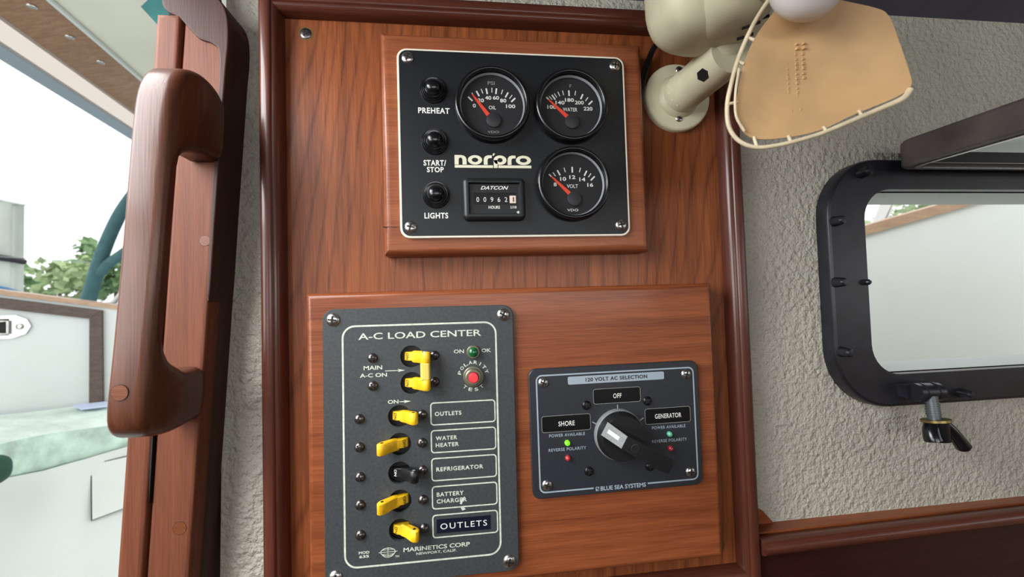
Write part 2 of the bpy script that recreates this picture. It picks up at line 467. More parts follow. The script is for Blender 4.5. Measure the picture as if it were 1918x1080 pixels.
structure('wall_right', flat_x(side, 1300, 1340, [rrect(-850, 150, 1000, 320, 60)]), 'cabin_paint', smooth=False, recalc=True)
structure('wall_forward', MB().solid([(-1100, -900), (1300, -900), (1300, CEIL), (-1100, CEIL)], [(0, -2200), (0, -2240)], holes=[rrect(200, 170, 1800, 330, 60)]), 'cabin_paint', smooth=False, recalc=True)

# ledge under the port, slightly out of line with the bulkhead
def ledge_y(x, a, b): return a + (b - a) * (x - 126) / 264
def run(profile):       # profile: [(yL, yR, z)] closed section swept from x=126 to x=900
    vs = []
    for x in (120.8, 900.0):
        for ya, yb, z in profile: vs.append((x, ledge_y(x, ya, yb) if x < 400 else ledge_y(390, ya, yb) + (yb - ya) * 0.2, z + (2.0 if x > 400 else 0)))
    n = len(profile)
    return MB().add(vs, [(i, (i + 1) % n, n + (i + 1) % n, n + i) for i in range(n)] + [tuple(reversed(range(n))), tuple(range(n, 2 * n))])
t1 = structure('trim_1', run([(29.9, 31, -99.5), (19, 25.5, -100), (19, 25.5, -105), (29.9, 31, -105)]), 'teak_board', recalc=True, sharp=30)
lip = [(18.2, 24.8, -103), (17, 24, -101.4), (12, 20, -100.6), (8, 16.5, -101.2), (5, 14, -103.2), (4, 13, -106), (4.6, 13.6, -109), (7, 15.6, -111.6), (11, 19, -113.2), (18.2, 24.8, -113.6)]
run(lip).build('lip', 'mahogany_horizontal', t1, recalc=True, sharp=60)
MB().solid([(120.8, -99.4), (147, -99.4), (137, -88), (120.8, -80)], [(0, 29.8), (0, 28.6)]).build('corner_block', 'teak_board', t1, smooth=False)
structure('wall_lower', MB().box(120.8, 1290, 15, 29.8, -899, -113.8), 'dark_mahogany', smooth=False)

# companionway casing
zs0, zs1 = -420, 306
cs = tag(bpy.data.objects.new('door_1', None), kind='structure'); COL.objects.link(cs); cs.location = (-0.315, 0.004, -0.42)
cs['label'] = 'varnished wooden companionway casing beside the textured bulkhead'
def slant(f0, f1, yb, yf, r, za=zs0, zb=zs1):
    return MB().solid([(f0(za), za), (f1(za), za), (f1(zb), zb), (f0(zb), zb)], roundover(r, yb, yf))
slant(jl, lambda z: jc(z) - 0.35, 55, 2, 3.5).build('stop_board', 'jamb_wood', cs, world=True)
face = slant(jc, ji, 55, 4, 3.0).build('casing_board', 'jamb_wood', cs, world=True)
slant(lambda z: ji(z) - 6, jr, 55, 15, 2.5, zb=285).build('bead', 'jamb_wood_shaded', cs, world=True)
def bung(parent, x, z, y, r, w=True):
    o = MB().lathe([(r, 1), (r, -0.12), (0, -0.12)], (x, y, z), 24).build('plug', 'plug_wood', parent, world=w)
    MB().lathe([(r + 0.25, 0.5), (r + 0.25, -0.08), (r, -0.08)], (x, y, z), 24).build('glue_line', 'slot_black', o, world=w)
    return o
bung(cs, -307.5, -48.2, 4, 4.2); bung(cs, -290.8, 146.6, 4, 3.6)
# a drying check in the casing
MB().solid([(-323.4, 20), (-322.6, 20), (-324.0, -6), (-325.3, -30), (-325.0, -6)], [(0, 6), (0, 2.6)]).build('crack', 'slot_black', cs, world=True, smooth=False)
head = [(-322, 420), (-318, 330), (-315.8, 310), (-306.4, 304), (-300.3, 297), (-293, 289), (-284, 285.5), (-280, 275), (-283.2, 220), (-286.5, 165), (-289, 110), (-286.8, 110), (-283.2, 162), (-279.2, 218), (-276.2, 262), (-273.8, 290), (-274.8, 308), (-279.6, 318), (-288, 324), (-294.5, 327.5), (-298, 338), (-301, 360), (-301, 420)]
MB().solid(smooth2(head, 3), roundover(1.0, 40, 2.6)).build('header', 'jamb_wood_shaded', cs, world=True)

# grab handle
HX, HZ = -284.6, 123.7; SL = 0.0769
hp = [(6, 114), (0, 122), (-8, 126), (-18, 127.5), (-28, 125.5), (-37.5, 119), (-43, 108), (-45, 92), (-45.2, 60), (-45, 0), (-45.5, -50), (-46, -80), (-43.5, -92), (-36, -98), (-22, -100.5), (-8, -99.5), (4.5, -95),
      (4.5, -66), (-11.9, -64), (-20, -60), (-28.6, -54.5), (-34, -45.2), (-36.5, -31), (-36.5, 0), (-37, 51), (-35.2, 63), (-30, 70.5), (-21, 75), (-8, 78), (6, 81)]
W_H = 22.0
gh = thing('grab_handle', 'varnished wooden grab handle with round plug on the companionway casing', 'handle', (-290, 4, 28))
def hxf(p):
    # solid() gives (u, x, w): u = depth, w = along the slanted casing
    u, xx, w = p[0], p[1], p[2]
    return (HX + xx + SL * w, u, HZ + w)
poly = smooth2(hp, 3)
HB = MB().solid(poly, [(7, 0)] , caps=(False, False)) if False else MB()
rr = 7.0; r2 = 3.2; prof = []
for i in range(6):
    a = R(90 * i / 5); prof.append((r2 * (1 - math.sin(a)), -W_H + r2 - r2 * math.cos(a)))
for i in range(6):
    a = R(90 * i / 5); prof.append((rr * (1 - math.cos(a)) * 0.9, -rr + rr * math.sin(a)))
HB.solid(poly, prof, xf=hxf)
HB.build('bar', 'handle_wood', gh, world=True, recalc=True, sharp=50)
hpl = MB().lathe([(4.3, 0.8), (4.3, -0.1), (0, -0.1)], (HX - 14.6 + SL * -70.0, -46.35, HZ - 70), 24).build('plug', 'plug_wood', gh, world=True)
MB().lathe([(4.55, 0.8), (4.55, -0.05), (4.3, -0.05)], (HX - 14.6 + SL * -70.0, -46.35, HZ - 70), 24).build('glue_line', 'slot_black', hpl, world=True)

# ================================================================== WOODEN PANEL AND BOARDS
wp = thing('access_panel', 'large reddish wooden panel framed with dark moulding on the bulkhead', 'panel', (-70, 28, -150))
MB().box(-258, 120, 22, WALL - 0.2, -138.4, 334).build('veneer_sheet', 'teak_panel', wp, world=True, smooth=False)
mould = [(0, WALL - 0.2), (0, 14), (0.4, 11.6), (1.6, 9.8), (3.4, 9.0), (7.6, 9.2), (8.8, 9.8), (9.4, 11.0), (10.2, 11.0), (11.4, 11.6), (12.8, 13.2), (13.9, 16.0), (14.5, 19.0), (14.6, 21.9), (14.6, WALL - 0.2)]
def moulding(p0, p1, name, m):
    d = (Vector(p1) - Vector(p0)).normalized(); nrm = Vector((-d.y, d.x)); vs = []
    L = (Vector(p1) - Vector(p0)).length
    for e in (0, 1):
        for u, y in mould:
            q = Vector(p0) + d * (u if e == 0 else L - u) + nrm * u
            vs.append((q.x, y, q.y))
    n = len(mould)
    return MB().add(vs, [(i, (i + 1) % n, n + (i + 1) % n, n + i) for i in range(n)] + [tuple(reversed(range(n))), tuple(range(n, 2 * n))]).build(name, m, wp, world=True, recalc=True, sharp=40)
BX0, BX1, BZ0, BZ1 = -258.6, 120.6, -139.0, 334.6
moulding((BX0, BZ0), (BX1, BZ0), 'bottom_moulding', 'mahogany_horizontal')
moulding((BX1, BZ0), (BX1, BZ1), 'side_moulding', 'mahogany_vertical')
moulding((BX1, BZ1), (BX0, BZ1), 'top_moulding', 'mahogany_horizontal')
moulding((BX0, BZ1), (BX0, BZ0), 'side_moulding', 'mahogany_vertical')
o0 = root_loc(wp) * 1000
for x, z, mm, rot in ((-229, 309, 'dark_steel', 0.6), (92, 308.5, 'dark_steel', 0.3), (91.3, -110, 'brass', 0.9)):
    MB().lathe([(5.3, 0.2), (5.3, -0.1), (4.2, -0.1), (4.2, 0.2)], (x, 22, z), 24).build('countersink', 'brass', wp, world=True)
    screw(wp, x - o0.x, z - o0.z, 21.9 - o0.y, 4.2, mm, 0.2, rot)

gb = thing('mounting_board', 'small rounded-edge wooden board behind the black engine gauge panel', 'board', (-68.4, 22, 134))
MB().solid([(-170, 134.5), (33.2, 134.5), (33.2, 300.8), (-170, 300.8)], roundover(5.5, 21.9, 3.0, 5)).build('board', 'gauge_board_wood', gb, world=True)
MB().solid([(-170.3, 155.2), (-161, 154.4), (-157, 155.2), (-161, 155.0)], [(0, 6), (0, 2.85)]).build('crack', 'slot_black', gb, world=True, smooth=False)
lb = thing('mounting_board', 'wide wooden board carrying the grey breaker panel and the rotary selector', 'board', (-70, 22, -106))
MB().solid([(-224.8, -106.3), (83.3, -106.3), (83.3, 108.0), (-224.8, 108.0)], roundover(4.0, 21.9, 3.0, 5), holes=[[(-195, -80), (-112, -80), (-112, 78), (-195, 78)]]).build('board', 'teak_board', lb, world=True)

# ================================================================== ENGINE GAUGE PANEL
NX, NZ, NW, NH = -70.6, 216.4, 173.7, 140.7
np_ = thing('engine_gauge_panel', 'black engine instrument panel with three round gauges and three push buttons', 'instrument panel', (NX, 0, NZ))
plate = MB().solid(rrect(0, 0, NW, NH, 7), [(0, 2.9), (0, 0.5), (0.4, 0.1)]).build('plate', 'plate_edge_white', np_)
MB().solid(rrect(0, 0, NW - 3.0, NH - 3.0, 6), [(0, 0.2), (0, 0.0)]).build('plate_face', 'black_plate', plate, smooth=False)
for x, z, rt in ((-79, 63.1, 0.35), (79.3, 63.2, 0.1), (-79.4, -62.2, 0.25), (79.3, -61.9, -0.2)):
    screw(np_, x, z, 0, 4.4, 'steel', 0.4, rt)
Y1 = -0.15
for s, cx, cz, w, h in (('PREHEAT', -60.8, 24.0, 22.9, 4.3), ('START/', -61.0, -15.0, 16.4, 4.3), ('STOP', -60.8, -20.0, 12.2, 4.0), ('LIGHTS', -60.8, -54.0, 17.2, 4.3)):
    lettering(np_, s, cx, cz, w, h, 'white_print', Y1, bold=0.028, space=1.1)
boot = MB().lathe([(10.0, 0.2), (10.0, -1.0), (9.6, -1.5), (8.9, -1.4), (8.7, -2.4), (8.3, -2.8), (7.6, -2.6), (7.4, -3.5), (7.0, -3.9), (6.1, -3.7), (5.6, -4.2), (5.3, -5.6), (4.9, -6.8), (4.1, -7.8), (2.6, -8.6), (0, -8.9)], n=36)
b0 = None
for cz, lab in ((39.2, 'ribbed rubber button above PREHEAT'), (0.7, 'ribbed rubber button above START STOP'), (-38.8, 'ribbed rubber button above LIGHTS')):
    if b0 is None: b = b0 = boot.build('push_button', 'rubber_black', np_, sharp=50)
    else: b = b0.copy(); COL.objects.link(b)
    b.location = (-0.0606, 0, cz * 0.001); b['label'] = lab
bez = [(28.0, 0.2), (28.0, -5.5), (27.4, -7.4), (26.2, -8.2), (25.2, -8.0), (24.5, -7.2), (24.2, -5.0), (24.0, -3.2)]
def gauge(cx, cz, label, major, minor, nums, texts, tip, base):
    g = MB().lathe(bez, n=56).build('gauge', 'bezel_black', np_, loc=(cx, 0, cz), sharp=60); g['label'] = label
    MB().lathe([(24.4, -4.6), (23.2, -2.2)], n=56).build('inner_ring', 'dial_ring', g)
    MB().lathe([(24.0, -1.4), (0, -1.4)], n=48).build('dial', 'dial_black', g)
    mb = MB()
    for pts, ln, wd in ((major, 4.4, 1.15), (minor, 3.6, 0.65)):
        for x, z in pts:
            p = Vector((x - cx, z - cz)); d = (p - Vector((0, -10.5))).normalized()
            ribbon(mb, [p - d * ln / 2, p + d * ln / 2], wd, -1.6)
    mb.build('tick_marks', 'white_print', g, smooth=False)
    for s, x, z, h in nums: lettering(g, s, x - cx, z - cz, len(s) * 2.35, h, 'white_print', -1.6, bold=0.025)
    for s, x, z, w, h, m in texts: lettering(g, s, x - cx, z - cz, w, h, m, -1.6, bold=0.006)
    T = Vector((tip[0] - cx, tip[1] - cz)); B = Vector((base[0] - cx, base[1] - cz)); d = (B - T).normalized(); nn = Vector((-d.y, d.x)); B2 = B
    MB().solid([tuple(T + nn * 0.5), tuple(T - nn * 0.5), tuple(B2 - nn * 1.5), tuple(B2 + nn * 1.5)], [(0, -2.0), (0, -2.6)]).build('needle', 'needle_red', g, smooth=False)
    MB().lathe([(5.4, -1.5), (5.4, -3.0), (5.0, -3.2), (0, -3.2)], (0.6, 0, -11), 32).build('needle_hub', 'hub_cover', g)
    MB().lathe([(24.2, -4.0), (0, -4.0)], n=40).build('glass', 'gauge_glass', g, smooth=False)
    return g
gauge(-17.6, 27.8, 'oil pressure gauge', [(-33.9, 32.9), (-28.2, 37.0), (-21.5, 39.0), (-14.4, 39.2), (-6.5, 36.6), (-1.7, 32.9)],
      [(-31.6, 36.0), (-25.0, 38.9), (-17.6, 39.9), (-10.0, 38.8), (-3.5, 35.2)],
      [('0', -31, 27.8, 2.9), ('20', -26.1, 31.9, 2.9), ('40', -20.5, 34.0, 2.9), ('60', -14.7, 34.2, 2.9), ('80', -9.3, 32.2, 2.9), ('100', -3.8, 28.0, 2.9)],
      [('PSI', -18.0, 45.2, 5.2, 2.7, 'dim_print'), ('OIL', -17.6, 26.7, 5.4, 2.7, 'white_print'), ('VDO', -17.4, 8.2, 8.5, 1.7, 'dim_print')], (-32.4, 36.0), (-20.8, 20.6))
gauge(42.2, 28.0, 'water temperature gauge', [(25.3, 34.2), (29.3, 35.9), (41.4, 39.4), (51.4, 37.0), (58.1, 32.4)],
      [(27.0, 35.3), (30.9, 37.3), (33.5, 38.5), (36.8, 39.5), (46.4, 39.6), (55.2, 35.1)],
      [('100', 27.7, 28.3, 2.9), ('140', 34.2, 31.9, 2.9), ('180', 41.6, 34.1, 2.9), ('200', 49.3, 32.3, 2.9), ('220', 56.0, 27.7, 2.9)],
      [('F', 42.8, 45.0, 1.6, 2.4, 'dim_print'), ('WATER', 41.9, 26.7, 11.2, 2.9, 'white_print')], (25.1, 33.6), (39.3, 20.7))
gauge(41.8, -31.2, 'battery voltage gauge', [(25.3, -24.8), (31.3, -22.1), (41.9, -19.7), (52.2, -22.4), (57.7, -26.3)],
      [(27.8, -23.3), (36.0, -19.9), (47.9, -19.9), (55.4, -23.9)],
      [('8', 28.3, -31.0, 2.9), ('10', 34.6, -26.8, 2.9), ('12', 41.8, -25.4, 2.9), ('14', 49.5, -27.1, 2.9), ('16', 55.6, -31.3, 2.9)],
      [('VOLT', 41.6, -32.3, 8.6, 2.8, 'white_print'), ('VDO', 41.2, -50.6, 8.5, 1.9, 'white_print')], (25.3, -25.1), (39.3, -38.5))
# maker's wordmark
lg = MB(); zt, zb = -8.9, -16.0; zm = (zt + zb) / 2
def flat(outl, holes=()): lg.solid(outl, [(0, -0.05), (0, -0.2)], holes=holes)
def letter_o(x0, x1): flat(ellipse((x0 + x1) / 2, zm, (x1 - x0) / 2, (zt - zb) / 2, 32), [ellipse((x0 + x1) / 2, zm, (x1 - x0) / 2 - 2.9, (zt - zb) / 2 - 1.9, 24)])
flat([(-46.6, zb), (-43.6, zb), (-43.6, -12.0), (-43.0, -11.0), (-42.2, -10.7), (-41.4, -11.0), (-40.8, -12.0), (-40.8, zb), (-37.8, zb), (-37.8, -12.2), (-38.4, -10.4), (-39.8, -9.3), (-42, zt), (-46.6, zt)])
letter_o(-36.8, -26.2)
for x in (-25.1, -7.2):
    flat([(x, zb), (x + 2.9, zb), (x + 2.9, -12.4), (x + 3.4, -11.4), (x + 4.6, -11.0), (x + 6.1, -11.0), (x + 6.1, zt), (x + 3.2, zt), (x + 1.3, -9.6), (x + 0.3, -11.0), (x, -12.6)])
flat([(-18.4, -9.2), (-17.5, -9.2), (-16.4, -7.4), (-18.0, -7.4)])
letter_o(-17.7, -8.0)
flat([(-17.7, -18.4), (-14.8, -18.4), (-14.8, -12.4), (-17.7, -12.4)])
letter_o(-0.9, 10.6)
for a, b in ((-46.6, -18.3), (-14.2, 10.7)): flat([(a, -18.4), (b, -18.4), (b, -16.4), (a, -16.4)])
lg.build('wordmark', 'cream_print', np_, smooth=False)
# hour meter
hm = MB().solid(rrect(-18.2, -42.7, 45.9, 31.6, 4), roundover(3.2, 0.2, -6.5) + [(4.2, -6.4), (5.0, -4.2)]).build('hour_meter', 'meter_black', np_)
hm['label'] = 'black engine hour meter reading 00962'
MB().solid(rrect(-17.9, -42.6, 31.4, 9.0, 0.5), [(0, -4.1), (0, -4.4)]).build('counter_window', 'label_black', hm, smooth=False)
line_loop(rrect(-17.9, -42.6, 32.4, 10.0, 0.6), 0.4, -4.5).build('window_edge', 'hub_cover', hm, smooth=False)
lettering(hm, 'DATCON', -17.9, -34.6, 20.5, 2.7, 'white_print', -4.45, shear=0.35, bold=0.02)
for i, c in enumerate('00962'): lettering(hm, c, -30.4 + 5.17 * i, -43.3, 2.0, 3.5, 'white_print', -4.5, bold=0.0)
MB().solid(rrect(-4.7, -43.2, 4.6, 5.6, 0.3), [(0, -4.4), (0, -4.6)]).build('tenths_wheel', 'wheel_white', hm, smooth=False)
lettering(hm, '1', -4.2, -43.2, 0.9, 3.4, 'plug_wood', -4.7)
lettering(hm, 'HOURS', -18.5, -49.0, 8.3, 2.2, 'white_print', -4.45, bold=0.02)
lettering(hm, '1/10', -4.2, -49.0, 4.3, 2.0, 'white_print', -4.45, bold=0.02)
MB().solid([(-2.2, -52.6), (-0.6, -51.6), (0.2, -52.4), (-0.2, -53.2), (-0.1, -54.8), (-1.5, -54.9), (-1.3, -53.4)], [(0, -4.2), (0, -4.5)]).build('chipped_paint', 'chip_white', hm, smooth=False)

# ================================================================== A-C LOAD CENTER
LX, LZ, LA = -145.05, -0.48, -0.00446
lc = thing('breaker_panel', 'dark grey A-C load center breaker panel with yellow toggles', 'breaker panel', (LX, 0, LZ), ang=LA)
holes7 = [(-6.7, 61.2), (-6.8, 42.2), (-15.8, 19.2), (-15.8, -0.4), (-16.2, -20.6), (-16.2, -40.2), (-16.4, -60.4)]
HR = 7.9
MB().solid(rrect(0, 0, 135.2, 193.0, 8), [(0, 2.9), (0, 0.5), (0.5, 0)], holes=[ellipse(x, z, HR, HR, 28) for x, z in holes7]).build('plate', 'load_plate', lc)
for x, z, rt in ((-60.3, 89.0, 0.1), (60.1, 89.2, 0.5), (60.3, -89.2, 0.2), (-60.5, -88.4, 0.3)): screw(lc, x, z, 0, 4.7, 'steel', 0.45, rt)
line_loop(rrect(0.2, 0.4, 109.6, 168.6, 9), 1.25, -0.1).build('border_line', 'load_print', lc, smooth=False)
def ll(s, cx, cz, w, h, **kw): return lettering(lc, s, cx, cz, w, h, 'load_print', -0.1, **kw)
ll('A-C LOAD CENTER', 0.2, 76.6, 87.0, 4.7, bold=0.012)
ll('MAIN', -33.5, 54.3, 12.8, 2.9, bold=0.02); ll('A-C ON', -33.2, 49.0, 18.6, 2.8, bold=0.02)
ll('ON', -19.9, 29.6, 7.4, 2.7, bold=0.02)
def arrow(x0, x1, z):
    mb = MB(); quad(mb, [(x0, z - 0.25), (x1 - 4, z - 0.25), (x1 - 4, z + 0.25), (x0, z + 0.25)], -0.1)
    quad(mb, [(x1 - 5, z - 1.1), (x1, z), (x1 - 5, z + 1.1), (x1 - 4, z)], -0.1); mb.build('arrow', 'load_print', lc, smooth=False)
arrow(-25.2, -11.3, 51.6); arrow(-15.6, -7.5, 29.4)
for i, (x, z) in enumerate([(-33.7, 61.2), (-33.7, 41.6), (-43.3, 18.9), (-43.4, -0.7), (-43.3, -21.3), (-43.5, -40.5), (-43.5, -61.2), (9.6, 61.3), (9.4, 42.2), (0.1, 19.5), (-0.2, -0.4), (-0.2, -19.8), (-0.3, -40.4), (0.2, -60.5)]):
    screw(lc, x, z, 0, 3.5, 'dark_steel', 0.75, random.uniform(-0.6, 0.6))
# circuit breakers
def side_prism(prof, z0, z1, ch=0.7):
    """prof in (x, y) seen from above, extruded along z with softened ends."""
    return lambda mb, mi=0: mb.solid([(p[0], -p[1]) for p in prof], [(ch, -z1), (0, -z1 + ch), (0, -z0 - ch), (ch, -z0)], mi=mi, xf=lambda p: (p[0], -p[2], -p[1]))
def breaker(x, z, on, m, word, head_w=8.4, label=None):
    s = 1 if on else -1
    b = MB().solid(rrect(x, z, 17, 17.5, 1), [(0, 18), (0, 4.5)]).build('breaker', 'breaker_black', lc, smooth=False)
    if label: b['label'] = label
    # half cylinder rocker inside the hole
    mb = MB(); zz0, zz1 = z - 3.0, z + 3.2
    side_prism([(x - 5.5 * s, 6), (x - 5.2 * s, 2.6), (x - 2.5 * s, 0.2), (x + 1.2 * s, -1.2), (x + 4 * s, -2.6), (x + 6 * s, 1), (x + 6.2 * s, 6)], zz0, zz1, 0.3)(mb)
    mb.build('rocker', m, b, recalc=True)
    mb = MB(); dz = head_w / 2
    pr = [(x + 0.2 * s, -0.2), (x + 4 * s, -3.4), (x + 7.6 * s, -7.8), (x + 9.6 * s, -9.8), (x + 12.2 * s, -10.4), (x + 13.8 * s, -9.4), (x + 14.2 * s, -7.4), (x + 13.2 * s, -5.2), (x + 9.5 * s, -2.2), (x + 6.2 * s, 0.8), (x + 3.0 * s, 2.4)]
    side_prism(pr, z - 0.2 - dz, z - 0.2 + dz, 0.9)(mb)
    t = mb.build('toggle', m, b, recalc=True, sharp=45)
    MB().solid(ellipse(x + 10.8 * s, 7.4, 1.1, 1.1, 12), [(0, -(z - 0.2 + dz) + 0.3), (0, -(z - 0.2 + dz) - 0.08)], xf=lambda p: (p[0], -p[2], -p[1])).build('pin_hole', 'slot_black' if m != 'toggle_black' else 'dial_ring', t, recalc=True)
    if word:
        w = MB(); add_text(w, word, 0, 0, 4.6 if len(word) == 2 else 5.4, 2.0, 0, rot=-math.pi / 2, bold=0.01)
        # letters lie on the sloping face of the rocker
        w.v = [(x - 3.0 * s + q[0] * 0.9, 0.28 + (-0.52 if s > 0 else 0.52) * q[0] * 0.9 + 0.0, z + 0.1 + q[2]) for q in w.v]
        w.build('lettering', 'slot_black' if m == 'toggle_yellow' else 'white_print', b, smooth=False)
    return b
names = ['upper main breaker', 'lower main breaker', 'first outlets breaker, on', 'water heater breaker, off', 'refrigerator breaker with black toggle', 'battery charger breaker, off', 'second outlets breaker, on']
states = [True, True, True, False, True, False, True]
for (x, z), on, nm in zip(holes7, states, names):
    breaker(x, z, on, 'toggle_black' if 'black' in nm else 'toggle_yellow', 'ON' if on else 'OFF', label=nm)
tb = MB(); z0, z1 = 42.2 - 4, 61.2 - 4.4
tb.solid(rrect(-6.7 + 10.6, 7.4, 6.8, 5.4, 1.6), [(0.4, -57.3), (0, -56.9), (0, -46.0), (0.4, -45.7)], xf=lambda p: (p[0], -p[2], -p[1]))
tb.build('tie_bar', 'tie_bar_yellow', lc, recalc=True)
MB().solid(ellipse(-6.7 + 10.6, 7.4, 2.2, 2.2, 16), [(0, -64.0), (0, -65.6)], xf=lambda p: (p[0], -p[2], -p[1])).build('tie_pin', 'steel', lc, recalc=True)
# polarity lamp and button
lamp = MB().lathe([(4.9, 0.1), (4.9, -2.0), (4.3, -2.6), (3.6, -2.6)], (37.6, 0, 62.8), 32).build('polarity_lamp', 'bronze_ring', lc)
MB().lathe([(3.7, -2.0), (3.6, -3.6), (2.9, -4.8), (1.6, -5.5), (0, -5.7)], (37.6, 0, 62.8), 28).build('lens', 'lamp_green', lamp)
btn = MB().lathe([(7.4, 0.1), (7.4, -1.6), (6.9, -2.0), (6.2, -2.0), (6.0, -4.2), (5.2, -4.8), (4.0, -4.8), (4.0, -3.0)], (37.3, 0, 45.0), 36).build('test_button', 'bronze_ring', lc)
MB().lathe([(3.7, -2.0), (3.7, -6.6), (3.2, -7.2), (0, -7.3)], (37.3, 0, 45.0), 28).build('cap', 'button_red', btn)
ll('ON', 27.2, 63.5, 7.4, 2.7, bold=0.02); ll('OK', 47.1, 63.5, 7.0, 2.7, bold=0.02)
def arc_text(s, cx, cz, r, a0, a1, h, flip=False):
    mb = MB()
    for i, ch in enumerate(s):
        a = R(a0 + (a1 - a0) * i / (len(s) - 1))
        add_text(mb, ch, cx + r * math.cos(a), cz + r * math.sin(a), {'I': 0.7}.get(ch, 2.7), h, -0.1, bold=0.02, rot=a - math.pi / 2 + (math.pi if flip else 0))
    mb.build('lettering', 'load_print', lc, smooth=False)
arc_text('POLARITY', 37.3, 45.0, 10.2, 163, 18, 2.5); arc_text('TEST', 37.3, 45.0, 9.6, 230, 308, 2.4, True)
# label boxes
for cz in (19.4, -0.3, -20.1, -39.9, -60.0):
    line_loop(rrect(29.4, cz, 47.0, 16.5, 2.6), 0.9, -0.1).build('label_frame', 'load_print', lc, smooth=False)
ll('OUTLETS', 18.6, 19.3, 19.0, 3.0, bold=0.028, space=1.15)
ll('WATER', 17.1, 1.9, 15.3, 2.9, bold=0.028, space=1.15); ll('HEATER', 17.6, -2.9, 16.5, 2.9, bold=0.028, space=1.15)
ll('REFRIGERATOR', 26.2, -20.1, 33.6, 3.0, bold=0.028, space=1.15)
ll('BATTERY', 19.0, -37.8, 19.2, 3.0, bold=0.028, space=1.15); ll('CHARGER', 20.0, -42.6, 21.4, 3.0, bold=0.028, space=1.15)
MB().solid([(8.9, -64.8), (47.1, -65.0), (47.2, -55.3), (9.0, -55.2)], [(0, 0), (0, -0.35)]).build('embossed_tape', 'dymo_tape', lc, smooth=False)
lettering(lc, 'OUTLETS', 28.2, -60.2, 33.2, 4.1, 'white_print', -0.45, space=1.25, bold=0.004)
MB().solid([(25.6, -45.4), (27.2, -41.8), (29.4, -40.6), (28.0, -43.4), (27.0, -46.0)], [(0, 0), (0, -0.2)]).build('chipped_paint', 'chip_white', lc, smooth=False)
MB().solid([(26.2, -48.4), (28.4, -48.2), (29.8, -49.6), (27.4, -50.4)], [(0, 0), (0, -0.2)]).build('chipped_paint', 'chip_white', lc, smooth=False)
ll('MARINETICS CORP', 8.9, -74.3, 46.6, 3.0, bold=0.02); ll('NEWPORT, CALIF.', 8.6, -77.9, 28.4, 2.1, bold=0.015)
ll('MOD', -41.2, -73.5, 7.2, 1.9, bold=0.03); ll('635', -41.2, -76.2, 6.6, 1.9, bold=0.03); ll('TM', -18.8, -78.2, 2.6, 1.3, bold=0.02)
em = MB(); gx, gz = -25.0, -74.6
line_loop(ellipse(gx, gz, 5.2, 2.9, 28), 0.45, -0.1, em); quad(em, [(gx - 6.4, gz - 0.2), (gx + 6.4, gz - 0.2), (gx + 6.4, gz + 0.2), (gx - 6.4, gz + 0.2)], -0.11)
quad(em, [(gx - 0.2, gz - 3.9), (gx + 0.2, gz - 3.9), (gx + 0.2, gz + 3.2), (gx - 0.2, gz + 3.2)], -0.11)
for dz in (1.45, -1.45): quad(em, [(gx - 4.4, gz + dz - 0.14), (gx + 4.4, gz + dz - 0.14), (gx + 4.4, gz + dz + 0.14), (gx - 4.4, gz + dz + 0.14)], -0.11)
ribbon(em, ellipse(gx, gz - 0.6, 4.2, 3.0, 10, 200, 340), 0.45, -0.11)
em.build('emblem', 'load_print', lc, smooth=False)

# ================================================================== ROTARY SELECTOR PANEL
sp_ = thing('selector_panel', 'dark grey 120 volt AC selection panel with black rotary knob', 'switch panel', (0, 0, 0), ang=0.00452)
MB().solid(rrect(0, 0, 133.3, 95.2, 6), [(0, 2.9), (0, 0.4), (0.5, 0)]).build('plate', 'selector_plate', sp_)
bl = MB(); pts = rrect(0.8, -0.3, 124.6, 86.6, 4.5)
i0 = offset(ccw(pts), 1.1); a_ = ccw(pts); n_ = len(a_)
for i in range(n_):
    j = (i + 1) % n_
    if a_[i][1] < -43 and a_[j][1] < -43 and abs(a_[i][0] - a_[j][0]) > 20:
        for xa, xb in ((min(a_[i][0], a_[j][0]), -20.5), (21.8, max(a_[i][0], a_[j][0]))): quad(bl, [(xa, a_[i][1]), (xb, a_[i][1]), (xb, i0[i][1]), (xa, i0[i][1])], -0.1)
    else: quad(bl, [a_[i], a_[j], i0[j], i0[i]], -0.1)
bl.build('border_line', 'selector_print', sp_, smooth=False)
MB().solid(rrect(0.8, 37.6, 75.8, 5.9, 1.2), [(0, 0), (0, -0.12)]).build('title_strip', 'selector_print', sp_, smooth=False)
lettering(sp_, '120 VOLT AC SELECTION', 0.8, 37.6, 48.6, 2.9, 'selector_plate', -0.2, bold=0.03, space=1.1)
for x, z, rt in ((-55.9, 37.3, 0.5), (56.6, 37.5, 0.3), (56.5, -37.2, 0.1), (-55.8, -37.7, 0.4)): screw(sp_, x, z, 0, 3.9, 'steel', 0.45, rt)
for x, z, rt in ((-23.5, 18.6, 0.3), (24.4, 18.9, 0.8), (-23.6, -30.3, 0.5), (24.1, -30.5, 0.2)): screw(sp_, x, z, 0, 3.5, 'black_steel', 0.5, rt)
for cx, cz, w, h, s, tw in ((0.6, 24.5, 36.5, 10.6, 'OFF', 6.6), (-39.5, 6.4, 36.6, 11.4, 'SHORE', 12.4), (40.4, 6.9, 36.0, 11.2, 'GENERATOR', 21.4)):
    MB().solid(rrect(cx, cz, w, h, 1.6), [(0, 0), (0, -0.12)]).build('label_plate', 'label_black', sp_, smooth=False)
    line_loop(rrect(cx, cz, w + 0.8, h + 0.8, 1.9), 0.3, -0.1).build('label_edge', 'dim_print', sp_, smooth=False)
    lettering(sp_, s, cx + 0.2, cz - 0.2, tw, 3.6, 'white_print', -0.2, bold=0.016, space=1.08)
